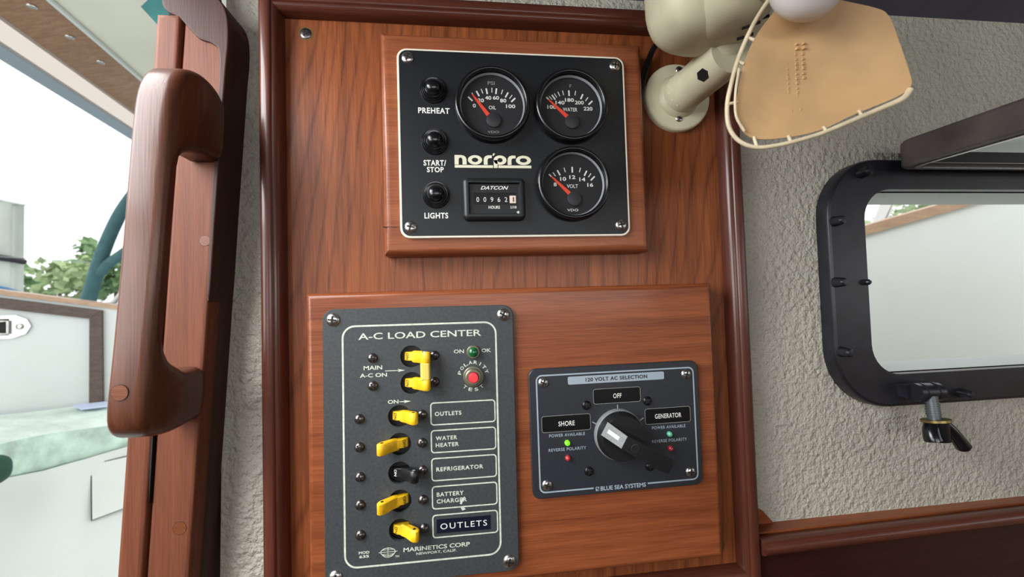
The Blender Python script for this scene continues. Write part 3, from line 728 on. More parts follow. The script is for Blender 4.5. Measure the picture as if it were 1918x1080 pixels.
for cx, cz, a in ((0.6, 15.7, 90), (-17.9, 5.0, 150), (19.1, 5.3, 30)):
    mb = MB(); d = Vector((math.cos(R(a)), math.sin(R(a)))) * 1.9; ribbon(mb, [Vector((cx, cz)) - d, Vector((cx, cz)) + d], 0.6, -0.1); mb.build('index_mark', 'selector_print', sp_, smooth=False)
for s, cx, cz, w in (('POWER AVAILABLE', -39.2, -2.2, 27.2), ('REVERSE POLARITY', -39.3, -12.7, 28.6), ('POWER AVAILABLE', 40.7, -1.9, 27.0), ('REVERSE POLARITY', 40.8, -12.1, 28.2)):
    lettering(sp_, s, cx, cz, w, 2.3, 'selector_print', -0.1, bold=0.014, space=1.12)
for x, z, m, lab in ((-39.4, -8.0, 'led_lit_green', 'lit green indicator under SHORE'), (-39.5, -19.1, 'led_red', 'red indicator under SHORE'), (40.8, -7.2, 'led_green', 'pale green indicator under GENERATOR'), (40.9, -18.0, 'led_red', 'red indicator under GENERATOR')):
    o = MB().lathe([(2.0, 0), (2.0, -1.4), (1.7, -2.3), (1.0, -2.9), (0, -3.2)], (x, 0, z), 20).build('indicator_light', m, sp_); o['label'] = lab
lettering(sp_, 'BLUE SEA SYSTEMS', 2.6, -43.8, 35.6, 3.2, 'selector_print', -0.1, bold=0.025)
lgm = MB(); quad(lgm, [(-18.9, -45.3), (-16.3, -45.3), (-16.3, -42.3), (-18.9, -42.3)], -0.1); lgm.build('emblem', 'selector_print', sp_, smooth=False)
lgm = MB(); quad(lgm, [(-18.3, -44.0), (-17.2, -44.0), (-17.2, -42.7), (-18.3, -42.7)], -0.15); quad(lgm, [(-17.6, -45.0), (-16.6, -45.0), (-16.6, -43.4), (-17.0, -43.4)], -0.15); lgm.build('emblem_cutout', 'selector_plate', sp_, smooth=False)
# knob
kx, kz = 0.2, -4.2
kn = MB().lathe([(18.7, 0.1), (18.7, -3.4), (18.2, -4.4), (17.2, -6.5), (16.6, -11.2), (16.0, -12.0), (0, -12.0)], (kx, 0, kz), 56).build('rotary_knob', 'knob_black', sp_, sharp=40)
MB().lathe([(18.9, -0.2), (18.9, -3.3), (18.3, -4.5), (17.3, -5.2), (17.2, -4.5)], (kx, 0, kz), 56).build('skirt', 'knob_grey', kn, sharp=50)
ax = Vector((0.857, -0.515)); an = Vector((0.515, 0.857))
def kp(t, s, y): q = Vector((kx, kz)) + ax * t + an * s; return (q.x, y, q.y)
# lever: top face narrows to the tip, underside rises towards the tip, pointer end slopes down to the rim
top = [(-8.0, 4.6), (6, 5.0), (18, 5.2), (30, 4.7)]
lv = MB(); vs = []
sec = [(-17.6, 5.4, -12.6, -11.5), (-8.0, 4.7, -30.0, -11.5), (6, 5.0, -30.6, -11.5), (14, 5.2, -30.5, -13), (22, 5.2, -30.2, -18), (30.2, 4.7, -30.0, -26.5)]
for t, s, yt, yb in sec:
    vs += [kp(t, s, yt), kp(t, -s, yt), kp(t, -s * 1.08, yb), kp(t, s * 1.08, yb)]
fs = []
for k in range(len(sec) - 1):
    for i in range(4): fs.append((k * 4 + i, k * 4 + (i + 1) % 4, k * 4 + 4 + (i + 1) % 4, k * 4 + 4 + i))
fs += [(3, 2, 1, 0), tuple(range(len(vs) - 4, len(vs)))]
lv.add(vs, fs); lever = lv.build('lever', 'knob_black', kn, recalc=True, sharp=20)
pf = MB(); pf.add([kp(-17.4, 5.1, -13.1), kp(-17.4, -5.1, -13.1), kp(-8.2, -4.5, -29.9), kp(-8.2, 4.5, -29.9)], [(0, 1, 2, 3)])
pf.v = [(v[0] - ax.x * 0.15, v[1] - 0.1, v[2] - ax.y * 0.15) for v in pf.v]; pf.build('pointer_face', 'knob_grey', lever, smooth=False)
pf = MB(); pf.add([kp(-15.6, 1.3, -16.4), kp(-15.6, -1.3, -16.4), kp(-10.6, -1.3, -25.6), kp(-10.6, 1.3, -25.6)], [(0, 1, 2, 3)])
pf.v = [(v[0] - ax.x * 0.3, v[1] - 0.2, v[2] - ax.y * 0.3) for v in pf.v]; pf.build('pointer_mark', 'pointer_mint', lever, smooth=False)
MB().lathe([(3.0, -30.5), (3.0, -30.9), (2.5, -31.0), (2.5, -30.7)], (kx, 0, kz), 24).build('screw_hole_rim', 'hub_cover', lever)
MB().lathe([(2.5, -30.8), (0, -30.75)], (kx, 0, kz), 24).build('screw_hole', 'slot_black', lever)

# ================================================================== OPENING PORT
pt = thing('opening_port', 'black plastic opening port with its pane swung up, right of the wooden panel', 'port', (408, 18, -4))
MB().solid(port_out, [(0, WALL - 0.1), (0, 20.5), (1.0, 18.6), (3, 18)], holes=[port_in]).build('flange', 'port_plastic', pt, world=True)
MB().solid(rrect(408, 106, 345, 173, 29, 8), [(0, 75), (0, 25)], holes=[rrect(408, 106, 336, 164, 27, 8)]).build('spigot', 'spigot_white', pt, world=True)
for x, z, r in ((239, 202.3, 4.3), (210.5, 159.4, 4.0), (208.5, 106.2, 4.0), (210.3, 46.1, 4.0), (326, 4.4, 3.8), (440, 4.4, 4.0), (560, 4.4, 4.0), (560, 203, 4.0)):
    MB().lathe([(r + 0.6, 18.4), (r, 14), (r * 0.92, 10.5), (r * 0.6, 9.2), (0, 9)], (x, 0, z), 20).build('boss', 'port_plastic', pt, world=True)
MB().lathe([(2.6, 22), (2.6, 15), (1.6, 13.6), (0, 13.2)], (237.0, 0, 105.6), 16).build('stop_peg', 'port_plastic', pt, world=True)
# pane in its frame, hinged along the top edge and swung up towards the cabin
lens = [(263, 14), (545, 14), (545, -150), (263, -150)]
def rr_xy(x0, x1, y0, y1, r): return [(p[0], p[1]) for p in rrect((x0 + x1) / 2, (y0 + y1) / 2, x1 - x0, y1 - y0, r, 5)]
tilt = 0.02
def lxf(p): return (p[0], p[2], p[1] + tilt * p[2])
lf = MB().solid(rr_xy(263.5, 545, -156, 13, 16), [(1.5, 203.5), (0, 205), (0, 224), (1.5, 226)], holes=[rr_xy(276, 532, -144, 2, 10)], xf=lxf).build('pane_frame', 'lens_frame_plastic', pt, world=True, recalc=True)
MB().solid(rr_xy(271, 537, -149, 7, 12), [(0, 202.6), (0, 203.8)], holes=[rr_xy(274.5, 533.5, -145.5, 3.5, 10)], xf=lxf).build('gasket', 'steel', lf, world=True, recalc=True)
MB().solid(rr_xy(274, 534, -146, 4, 10), [(0, 205), (0, 211)], xf=lxf).build('pane', 'lens_glass', lf, world=True, recalc=True, smooth=False)
for x in (300, 500):
    MB().tube([(x - 16, 14, 212), (x + 16, 14, 212)], 5, 16).build('hinge', 'port_plastic', pt, world=True)
# swing bolt with wing nut
dg = MB(); dg.tube([(266, 8, 10.5), (289, 8, 9.8)], 7.6, 20); dg.box(262, 293, 10, 18, 5.0, 16.5)
dog = dg.build('swing_bolt', 'port_plastic', pt, world=True)
for x in (271.5, 283): MB().tube([(x, 8, 10.3), (x + 1.0, 8, 10.3)], 8.1, 20).build('barrel_ring', 'port_plastic', dog, world=True)
MB().tube([(277.2, 4, 8), (277.6, 2.5, -12)], 4.4, 14).build('bolt', 'bolt_grey', dog, world=True)
th = MB()
for i in range(6): th.tube([(277.4, 3.8 - 0.14 * i, 2.6 - 1.9 * i), (277.4, 3.7 - 0.14 * i, 1.9 - 1.9 * i)], 4.9, 14)
th.build('thread', 'bolt_grey', dog, world=True)
MB().tube([(277.7, 2.0, -11.4), (277.8, 1.7, -13.2)], 9.6, 24).build('washer', 'brass', dog, world=True)
wg = MB(); wg.tube([(277.8, 1.8, -13), (278.2, 0.8, -22), (278.5, 0, -29)], lambda t: 8.0 - 1.6 * t, 18)
wg.tube([(284, 1, -15), (290, 0, -22), (296, -1, -31), (299.5, -1.5, -36.5)], lambda t: 4.2 + 1.2 * t if t < 0.9 else 3.6, 14, sub=3)
wg.tube([(274, 2, -15), (271.0, 0.5, -20), (269.8, -1, -25), (270.2, -1.6, -28)], lambda t: 5.0 + 1.2 * t if t < 0.9 else 4.2, 14, sub=3)
wg.build('wing_nut', 'rubber_black', dog, world=True, sharp=60)

# ================================================================== CABIN FAN
fn = thing('cabin_fan', 'cream cabin fan with soft tan blade above the port', 'fan', (70, 22, 238))
fbase = MB().lathe([(28.6, 21.9), (28.6, 18.5), (28.0, 17.2), (26.6, 16.4), (0, 16.4)], (70, 0, 265.6), 56).build('base', 'fan_base_cream', fn, world=True, sharp=50)
o0 = root_loc(fn) * 1000
for x, z in ((71.5, 288.2), (69.5, 247.0)): screw(fn, x - o0.x, z - o0.z, 16.4 - o0.y, 3.2, 'steel', 0.4, 0.4)
arm = MB().tube([(70, 18, 265.5), (71.5, 2, 265.7), (72, 0, 265.7), (74, -22, 266), (75.5, -42, 266.4)], lambda t: 15.4 if t < 0.3 else 15.0, 32)
arm.tube([(70.2, 16.6, 265.5), (70.4, 13, 265.5)], lambda t: 18.5 - 2.8 * t, 32)
ar = arm.build('arm', 'fan_cream', fn, world=True, sharp=40)
hn = Vector((-0.77, -0.07, -0.63)).normalized(); hu = Vector((0.08, -1, 0)); hu = (hu - hn * hu.dot(hn)).normalized(); hv = hn.cross(hu); hc = Vector((62.9, -29.0, 257.4))
mb = MB(); mb.solid(ellipse(0, 0, 5.4, 4.6, 6), [(0, 2), (0, -0.5)], xf=lambda p: tuple(hc + hu * p[0] + hv * p[2] - hn * p[1]))
mb.build('hex_plug', 'slot_black', ar, world=True, recalc=True, smooth=False)
dots = MB()
for a in range(150, 260, 22): dots.lathe([(0.7, 0), (0, -0.6)], (70.8 + 15.4 * math.cos(R(a)), 6, 265.6 + 15.4 * math.sin(R(a))), 8)
dots.build('detent_marks', 'fan_base_cream', ar, world=True)
MB().tube([(75, -24, 268), (74, -34, 276), (72, -38, 290)], 15, 28).build('neck', 'fan_cream', fn, world=True)
# motor housing: soft rounded body
def superell(c, rx, ry, rz, e1, e2, n=28, m=18, dent=0):
    vs = []; fs = []
    f = lambda w, e: math.copysign(abs(w) ** e, w)
    for i in range(m + 1):
        v = -math.pi / 2 + math.pi * i / m
        for j in range(n):
            u = 2 * math.pi * j / n
            vs.append((c[0] + rx * f(math.cos(v), e1) * f(math.cos(u), e2), c[1] + ry * f(math.cos(v), e1) * f(math.sin(u), e2), c[2] + rz * f(math.sin(v), e1)))
    for i in range(m):
        for j in range(n):
            fs.append((i * n + j, i * n + (j + 1) % n, (i + 1) * n + (j + 1) % n, (i + 1) * n + j))
    return vs, fs
hs = MB(); hs.add(*superell((58, -46, 309), 41, 30, 40.5, 0.6, 0.75)); hs.add(*superell((62, -62, 300), 27, 26, 33, 0.7, 0.8))
hous = hs.build('motor_housing', 'fan_cream', fn, world=True, sharp=60)
vt = MB()
for x, y, z in ((69.1, -65.5, 267.0), (75.1, -67.3, 268.5), (72.4, -56.2, 266.3), (77.1, -58.6, 267.0), (80.0, -69.0, 271.6)):
    vt.tube([(x - 1.8, y + 1.0, z), (x + 1.8, y - 1.0, z + 0.4)], 1.0, 8)
vt.build('vent_slots', 'slot_black', hous, world=True)
MB().tube([(66, -84, 280), (75.5, -98, 264)], 7, 16).build('shaft', 'fan_cream', fn, world=True)
hubm = MB(); hubm.add(*superell((66, -113, 256), 19, 12, 18, 0.95, 0.95)); hubm.add(*superell((74, -102, 263), 14, 12, 14, 0.9, 0.9))
hubm.build('hub', 'fan_nose', fn, world=True, sharp=80)
blade_pts = [(67.7, -97.6, 258.2), (59.2, -95.8, 250.1), (51.0, -94.0, 238.8), (45.4, -92.9, 225.7), (41.7, -92.2, 210.9), (40.1, -92.0, 197.4), (42.4, -92.6, 188.8), (48.9, -94.2, 183.2), (63.4, -97.6, 182.6), (80.5, -101.7, 185.3), (97.4, -105.8, 192.5), (112.7, -109.5, 198.0), (120.7, -111.5, 201.8), (124.4, -112.4, 206.0), (123.9, -112.1, 212.7), (120.4, -110.9, 229.7), (116.7, -109.8, 243.8), (111.1, -108.3, 249.2), (93.8, -103.9, 256.3), (81.2, -100.8, 262.5)]
rim_pts = [(62.1, -96.2, 264.1), (53.9, -94.5, 252.2), (47.6, -93.2, 240.7), (42.0, -92.1, 227.6), (38.0, -91.3, 214.3), (35.6, -90.9, 203.9), (35.5, -91.0, 192.7), (38.4, -91.8, 185.3), (43.4, -92.9, 180.7), (49.9, -94.5, 178.4), (57.9, -96.4, 178.6), (68.6, -98.9, 180.4), (81.7, -102.0, 183.7), (97.2, -105.8, 189.6), (110.0, -108.9, 194.5), (120.0, -111.4, 198.7), (123.7, -112.3, 203.2)]
stubs = [((49.4, -94.4, 178.4), (48.1, -94.0, 184.5)), ((66.4, -98.4, 180.0), (65.0, -98.0, 183.8)), ((83.8, -102.5, 184.4), (82.3, -102.1, 187.3)), ((101.1, -106.7, 191.0), (99.5, -106.3, 194.5)),
         ((42.0, -92.1, 227.6), (45.0, -92.9, 225.7)), ((35.6, -90.9, 203.9), (41.0, -92.1, 204.5)), ((47.6, -93.2, 240.7), (51.0, -94.0, 238.8))]
HUBC = Vector((75, -101, 263))
def spin(p, k):      # half a turn about the fan axis
    if not k: return p
    d = Vector(p) - HUBC; nrm = Vector((-0.12, -0.98, -0.12)).normalized()
    return tuple(HUBC + Matrix.Rotation(math.pi, 3, nrm) @ d * 0.78)
for k in (0, 1):
    ol = catmull([Vector(p) for p in blade_pts], 4, True); n = len(ol)
    cen = sum(ol, Vector()) / n; vs = []; fs = []; rings = 7
    for sgn in (-1, 1):
        for r in range(rings + 1):
            t = 1 - r / rings
            for p in ol:
                q = cen.lerp(p, t); th_ = 0.35 + (0.9 if r >= 1 else 0) * 1.0
                cup = 6.0 * (1 - t * t)
                vs.append(spin((q.x, q.y + cup + sgn * th_, q.z), k))
    N1 = (rings + 1) * n
    for g in (0, 1):
        for r in range(rings):
            for i in range(n):
                j = (i + 1) % n; a, b, c, d = (g * N1 + r * n + i, g * N1 + r * n + j, g * N1 + (r + 1) * n + j, g * N1 + (r + 1) * n + i)
                fs.append((a, b, c, d) if g == 0 else (d, c, b, a))
    for i in range(n):
        j = (i + 1) % n; fs.append((i, N1 + i, N1 + j, j))
    bl_ = MB().add(vs, fs).build('blade', 'fan_blade_tan', fn, world=True, recalc=True, sharp=60)
    rm = MB(); rm.tube([spin(p, k) for p in rim_pts], lambda t: 1.15 + 0.5 * max(0, (t - 0.75) * 4), 10, sub=4)
    for a, b in stubs: rm.tube([spin(a, k), spin(b, k)], 0.9, 8)
    rm.build('rim', 'fan_rim', bl_, world=True, sharp=60)
    if k == 0:
        # raised lettering line, illegible on the blade
        ek = MB()
        for cx_, n_k in ((70, 16), (74.5, 15), (78, 8)):
            for q in range(n_k):
                zz = 236 - q * 2.7 - (5 if cx_ < 71 else 0)
                yy = -96.3 - (cx_ - 66) * 0.24 + (3.2 if 200 < zz < 232 else 1.8)
                ek.box(cx_ - 0.6, cx_ + 0.6, yy - 0.9, yy + 1.2, zz - 0.8, zz + 0.3 + 0.5 * ((q * 7) % 3))
        ek.build('embossed_marks', 'fan_blade_tan', bl_, world=True, smooth=False)
        MB().tube([(41.0, -94.5, 222), (38.6, -94.0, 209), (38.2, -94.0, 196), (42.0, -95, 187)], 0.7, 8, sub=4).build('inner_rim', 'fan_rim', bl_, world=True)
cd = MB(); cpts = [(66, 2, 321), (60, 8, 316.4), (49.3, 13, 305.5), (42.2, 15, 289.5), (37.9, 16, 273.7), (35.7, 18, 255.9), (36.5, 22, 249)]
for dx in (-1.3, 1.3): cd.tube([(p[0] + dx, p[1], p[2] + dx * 0.4) for p in cpts], 1.5, 10, sub=5)
cd.build('power_cord', 'cord_black', fn, world=True)

# ================================================================== COCKPIT OUTSIDE (metres x 1000)
def M(*p): return tuple(v * 1000 for v in p)
def slab(pts, th, d=Vector((0, 0, 1))):      # polygon of 3-D points thickened along d
    A = [Vector(p) for p in pts]; n = len(A); B = [p + d * th for p in A]
    return MB().add([tuple(p) for p in A + B], [tuple(range(n)), tuple(reversed(range(n, 2 * n)))] + [(i, n + i, n + (i + 1) % n, (i + 1) % n) for i in range(n)])
nw = Vector((-0.33, 0.944, 0))               # away from the camera, through the coaming
along = Vector((0.944, 0.33, 0))
def on_wall(s, z, off=0.0):                  # point on the coaming face, s metres along it
    p = Vector((-1.376, 0.938, 0)) + along * s + nw * off
    return (p.x * 1000, p.y * 1000, z * 1000)
ct = lambda s: 0.169 - 0.205 * s
cm = thing('cockpit_coaming', 'white cockpit coaming with dark weathered wood trim seen through the companionway', 'coaming', M(-1.27, 0.97, -0.42))
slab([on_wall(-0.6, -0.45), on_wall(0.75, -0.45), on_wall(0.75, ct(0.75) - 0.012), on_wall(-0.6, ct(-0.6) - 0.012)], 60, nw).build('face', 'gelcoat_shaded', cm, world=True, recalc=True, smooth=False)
slab([on_wall(-0.6, ct(-0.6) - 0.012, -0.006), on_wall(0.75, ct(0.75) - 0.012, -0.006), on_wall(0.75, ct(0.75), -0.006), on_wall(-0.6, ct(-0.6), -0.006)], 80, nw).build('cap', 'cap_teak', cm, world=True, recalc=True, smooth=False)
t_ = lambda s: ct(s) - 0.020
slab([on_wall(-0.6, t_(-0.6) - 0.031, -0.012), on_wall(0.181, t_(0.181) - 0.029, -0.012), on_wall(0.207, t_(0.207), -0.012), on_wall(-0.6, t_(-0.6), -0.012)], 11.5, nw).build('trim_rail', 'weathered_teak', cm, world=True, recalc=True, smooth=False)
slab([on_wall(0.181, -0.16, -0.012), on_wall(0.210, -0.16, -0.012), on_wall(0.207, t_(0.207) - 0.001, -0.012), on_wall(0.181, t_(0.181) - 0.030, -0.012)], 11.5, nw).build('trim_stile', 'weathered_teak', cm, world=True, recalc=True, smooth=False)
hsp = slab([on_wall(-0.06, 0.100, -0.006), on_wall(0.03, 0.100, -0.006), on_wall(0.052, 0.088, -0.006), on_wall(0.060, 0.068, -0.006), on_wall(0.050, 0.047, -0.006), on_wall(0.025, 0.036, -0.006), on_wall(-0.06, 0.036, -0.006)], 5.5, nw).build('hasp', 'steel', cm, world=True, recalc=True, smooth=False)
slab([on_wall(-0.06, 0.090, -0.0065), on_wall(0.018, 0.090, -0.0065), on_wall(0.018, 0.046, -0.0065), on_wall(-0.06, 0.046, -0.0065)], 0.6, nw).build('hasp_recess', 'slot_black', hsp, world=True, recalc=True, smooth=False)
MB().tube([on_wall(0.002, 0.084, -0.012), on_wall(0.018, 0.084, -0.012), on_wall(0.018, 0.05, -0.012), on_wall(0.002, 0.05, -0.012)], 3, 8).build('hasp_loop', 'steel', hsp, world=True)
MB().add(*superell(on_wall(0.038, 0.068, -0.008), 8, 3, 8, 1, 1)).build('hasp_screw', 'steel', hsp, world=True)

front = [(-1.03, 0.45), (-1.053, 0.528), (-1.093, 0.664), (-1.101, 0.756), (-1.069, 0.823), (-1.019, 0.878), (-0.94, 0.95), (-0.83, 1.03)]
ftop = [-0.135, -0.142, -0.161, -0.172, -0.180, -0.188, -0.197, -0.21]
fbot = [-0.205, -0.218, -0.245, -0.265, -0.266, -0.259, -0.256, -0.255]
backl = [on_wall(-0.42 + 0.155 * i, 0)[:2] for i in range(8)]
cu = thing('seat_cushion', 'pale mildewed green and white cushion on the cockpit seat', 'cushion', M(-1.1, 0.85, -0.26))
def rows():
    # section across the cushion at each station: bottom back, bottom front, bulge, top front edge, top, back
    out = []
    for i, (f_, zt_, zb_) in enumerate(zip(front, ftop, fbot)):
        F = Vector((f_[0] * 1000, f_[1] * 1000, 0)); Bk = Vector((backl[i][0], backl[i][1], 0)) - nw * 14; d = (F - Bk).normalized()
        w = [3.0 * math.sin(i * 2.3 + k * 1.7) for k in range(8)]
        out.append([Bk + Vector((0, 0, zb_ * 1000)), F - d * 12 + Vector((0, 0, zb_ * 1000)), F + d * (2 + w[1]) + Vector((0, 0, zb_ * 1000 + 10)), F + d * (9 + w[2]) + Vector((0, 0, zb_ * 500 + zt_ * 500)),
                    F + d * (5 + w[3]) + Vector((0, 0, zt_ * 1000 - 8)), F - d * 14 + Vector((0, 0, zt_ * 1000 + w[4])), F * 0.5 + Bk * 0.5 + Vector((0, 0, zt_ * 600 - 0.164 * 400 + 6 + w[5])), Bk + Vector((0, 0, -164 + w[6]))])
    return out
RW = rows(); n = len(RW[0])
RWs = [catmull([r[k] for r in RW], 4) for k in range(n)]      # along
S = len(RWs[0])
def strip(ks, name, m):
    mb = MB(); vs = []; fs = []
    for si in range(S): vs += [RWs[k][si] for k in ks]
    q = len(ks)
    for si in range(S - 1):
        for a in range(q - 1): fs.append((si * q + a, si * q + a + 1, (si + 1) * q + a + 1, (si + 1) * q + a))
    return mb.add([tuple(v) for v in vs], fs).build(name, m, cu, world=True, recalc=False, sharp=80)
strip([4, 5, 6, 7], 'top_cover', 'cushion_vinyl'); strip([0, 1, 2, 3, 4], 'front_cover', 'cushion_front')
# seat locker below
sl_ = thing('seat_locker', 'white moulded cockpit seat front below the mildewed cushion', 'seat', M(-1.08, 0.8, -0.8))
vs = []; fs = []
P2 = [(p[0] * 1000 - 6, p[1] * 1000 + 6) for p in front]
for i, p in enumerate(P2): vs += [(p[0], p[1], fbot[i] * 1000 - 0.5), (p[0] + 10, p[1] - 4, -800), (backl[i][0], backl[i][1] - 20, -800), (backl[i][0], backl[i][1] - 20, fbot[i] * 1000 - 0.5)]
for i in range(len(P2) - 1):
    for k in range(4): fs.append((i * 4 + k, i * 4 + (k + 1) % 4, i * 4 + 4 + (k + 1) % 4, i * 4 + 4 + k))
fs += [(3, 2, 1, 0), tuple(range(len(vs) - 4, len(vs)))]
MB().add(vs, fs).build('seat_front', 'gelcoat_white', sl_, world=True, recalc=True, sharp=50)
dp = Vector((0.69, -0.72, 0)).normalized()
slab([Vector(p) + dp * 9 for p in (M(-1.074, 0.845, -0.285), M(-0.985, 0.925, -0.285), M(-0.975, 0.915, -0.405), M(-1.064, 0.835, -0.418))], -3, dp).build('access_door', 'gelcoat_white', sl_, world=True, recalc=True, smooth=False)
slab([Vector(p) + dp * 8 for p in (M(-1.0755, 0.8435, -0.283), M(-0.984, 0.926, -0.283), M(-0.974, 0.916, -0.407), M(-1.0655, 0.8335, -0.4205))], -3, dp).build('door_seam', 'rope_dark', sl_, world=True, recalc=True, smooth=False)
pp = thing('paper_sheet', 'small pale blue sheet lying on the cockpit cushion', 'paper', M(-1.15, 0.94, -0.16))
slab([M(-1.205, 0.944, -0.157), M(-1.150, 0.905, -0.160), M(-1.095, 0.930, -0.160), M(-1.140, 0.966, -0.157)], 4).build('sheet', 'paper_blue', pp, world=True, recalc=True, smooth=False)
bo = MB(); bo.add(*superell(M(-1.058, 0.595, -0.205), 34, 40, 30, 0.7, 0.7)); bo = bo.build('bolster', 'bolster_green', sharp=80)
tag(bo, 'dark green bolster at the left edge against the mildewed cushion', 'cushion')
structure('cockpit_sole', MB().box(-1050, 1400, 64, 1600, -860, -800), 'gelcoat_white', smooth=False)

# hard top over the cockpit
ht = thing('hard_top', 'cream cockpit hard top edged with a screwed wooden strip', 'roof', M(-0.7, 0.6, 0.8))
e0 = Vector(M(-1.023, 0.678, 0.8)); e1 = Vector(M(-1.076, 1.002, 0.8)); ed = (e1 - e0).normalized(); eo = Vector((ed.y, -ed.x, 0))
if eo.x > 0: eo = -eo
A = e0 - ed * 600; B = e1 + ed * 900
slab([A, B, B - eo * 1050, A - eo * 1050], 30).build('underside', 'hardtop_beige', ht, world=True, recalc=True, smooth=False)
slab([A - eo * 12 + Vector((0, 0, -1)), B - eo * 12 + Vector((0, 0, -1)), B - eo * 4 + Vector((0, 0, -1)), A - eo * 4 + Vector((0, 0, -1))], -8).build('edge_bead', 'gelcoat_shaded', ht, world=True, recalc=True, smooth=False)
slab([A, B, B + eo * 120 - Vector((0, 0, 28)), A + eo * 120 - Vector((0, 0, 28))], 16).build('fascia', 'fascia_teak', ht, world=True, recalc=True, smooth=False)
for tt in (0.10, 0.27, 0.44):
    c = e0.lerp(e1, tt * 1.9 - 0.14) + eo * 40 - Vector((0, 0, 10))
    MB().add(*superell(tuple(c), 9, 9, 3, 1, 1, 16, 8)).build('screw', 'steel', ht, world=True)
vp = MB(); vs = []; fs = []; K = 40
for i in range(K + 1):
    p = A.lerp(B, i / K); wv = 8 * math.sin(i * 1.1) + 5 * math.sin(i * 2.7)
    vs += [tuple(p + eo * 110 - Vector((0, 0, 27))), tuple(p + eo * (128 + wv) - Vector((0, 0, 46 + wv * 0.6))), tuple(p + eo * 152 - Vector((0, 0, 66)))]
for i in range(K): fs += [(i * 3, i * 3 + 1, i * 3 + 4, i * 3 + 3), (i * 3 + 1, i * 3 + 2, i * 3 + 5, i * 3 + 4)]
vp.add(vs, fs).build('clear_curtain', 'clear_vinyl', ht, world=True, sharp=90)
slab([A + eo * 150 - Vector((0, 0, 66)), B + eo * 150 - Vector((0, 0, 66)), B + eo * 186 - Vector((0, 0, 76)), A + eo * 186 - Vector((0, 0, 76))], 10).build('curtain_hem', 'channel_grey', ht, world=True, recalc=True, smooth=False)
fl = slab([M(-0.608, 0.374, 0.577), M(-0.581, 0.372, 0.546), M(-0.535, 0.37, 0.60), M(-0.560, 0.371, 0.625)], 4, Vector((0, 1, 0))).build('canvas_flap', 'teal_flap', recalc=True, smooth=False)
tag(fl, 'small teal canvas flap by the top of the companionway', 'flap')

# canvas covered bimini frame and rail
bf = thing('bimini_frame', 'forked teal canvas covered frame tube behind the coaming', 'frame', M(-1.56, 1.39, 0.0))
MB().tube([M(-1.60, 1.39, -0.05), M(-1.552, 1.382, 0.112), M(-1.513, 1.374, 0.233), M(-1.486, 1.368, 0.313), M(-1.443, 1.36, 0.413), M(-1.391, 1.351, 0.503), M(-1.30, 1.34, 0.62)], lambda t: 24 - 5 * t, 16, sub=4).build('main_tube', 'teal_canvas', bf, world=True)
MB().tube([M(-1.50, 1.372, 0.245), M(-1.46, 1.366, 0.285), M(-1.385, 1.356, 0.335), M(-1.28, 1.34, 0.41)], 17, 14, sub=3).build('branch_tube', 'teal_canvas', bf, world=True)
sr = thing('stern_rail', 'thin stainless rail beside the teal frame tube', 'rail', M(-1.45, 1.39, 0.05))
MB().tube([M(-1.50, 1.40, 0.10), M(-1.42, 1.39, 0.19), M(-1.33, 1.37, 0.28)], 9, 10).build('tube', 'stainless', sr, world=True)
MB().add(*superell(M(-1.478, 1.395, 0.125), 22, 16, 16, 0.7, 0.7, 14, 8)).build('fitting', 'stainless', sr, world=True)

# piling with hose and rope
pl = thing('piling', 'pale corrugated piling behind the coaming at far left', 'piling', M(-5.78, 4.9, -2.0))
vs = []; fs = []; n = 48
for j, z in enumerate((-2.0, 1.17, 1.19)):
    for i in range(n):
        a = 2 * math.pi * i / n; r = 0.38 + (0.03 * math.cos(a * 11) if j < 2 else 0.03)
        vs.append(M(-5.78 + r * math.cos(a), 4.9 + r * math.sin(a), z + (0.0 if j == 0 else 0.15 * (-math.cos(a)) + 0.38)))
for j in range(2):
    for i in range(n): fs.append((j * n + i, j * n + (i + 1) % n, (j + 1) * n + (i + 1) % n, (j + 1) * n + i))
fs.append(tuple(range(2 * n, 3 * n)))
MB().add(vs, fs).build('column', 'galvanised', pl, world=True, recalc=True, sharp=60)
def loop(cx, cy, z, r, rad, name, m, label, cat, drop=0.0, a0=180, a1=380):
    pts = [M(cx + r * math.cos(R(a)), cy + r * math.sin(R(a)), z + drop * (a - a0) / (a1 - a0) ** 1) for a in range(a0, a1 + 1, 10)]
    o = MB().tube(pts, rad, 10).build(name, m); return tag(o, label, cat)
loop(-5.78, 4.9, 0.86, 0.43, 34, 'mooring_rope', 'rope_dark', 'dark rope wrapped around the corrugated piling', 'rope', -0.12)
loop(-5.78, 4.9, 0.76, 0.45, 24, 'water_hose', 'hose_blue', 'blue hose hanging round the corrugated piling', 'hose', -0.42)
for nm, a, b, lab in (('overhead_wire', M(-30, 22, 9.2), M(-18, 24, 7.2), 'thin upper wire crossing the white sky'), ('overhead_wire', M(-6.0, 4.0, 0.80), M(-3.1, 3.6, 0.52), 'thin wire sagging in front of the trees to the teal frame')):
    o = MB().tube([a, b], 18 if 'upper' in lab else 3.5, 6).build(nm, 'wire_grey'); tag(o, lab, 'wire')

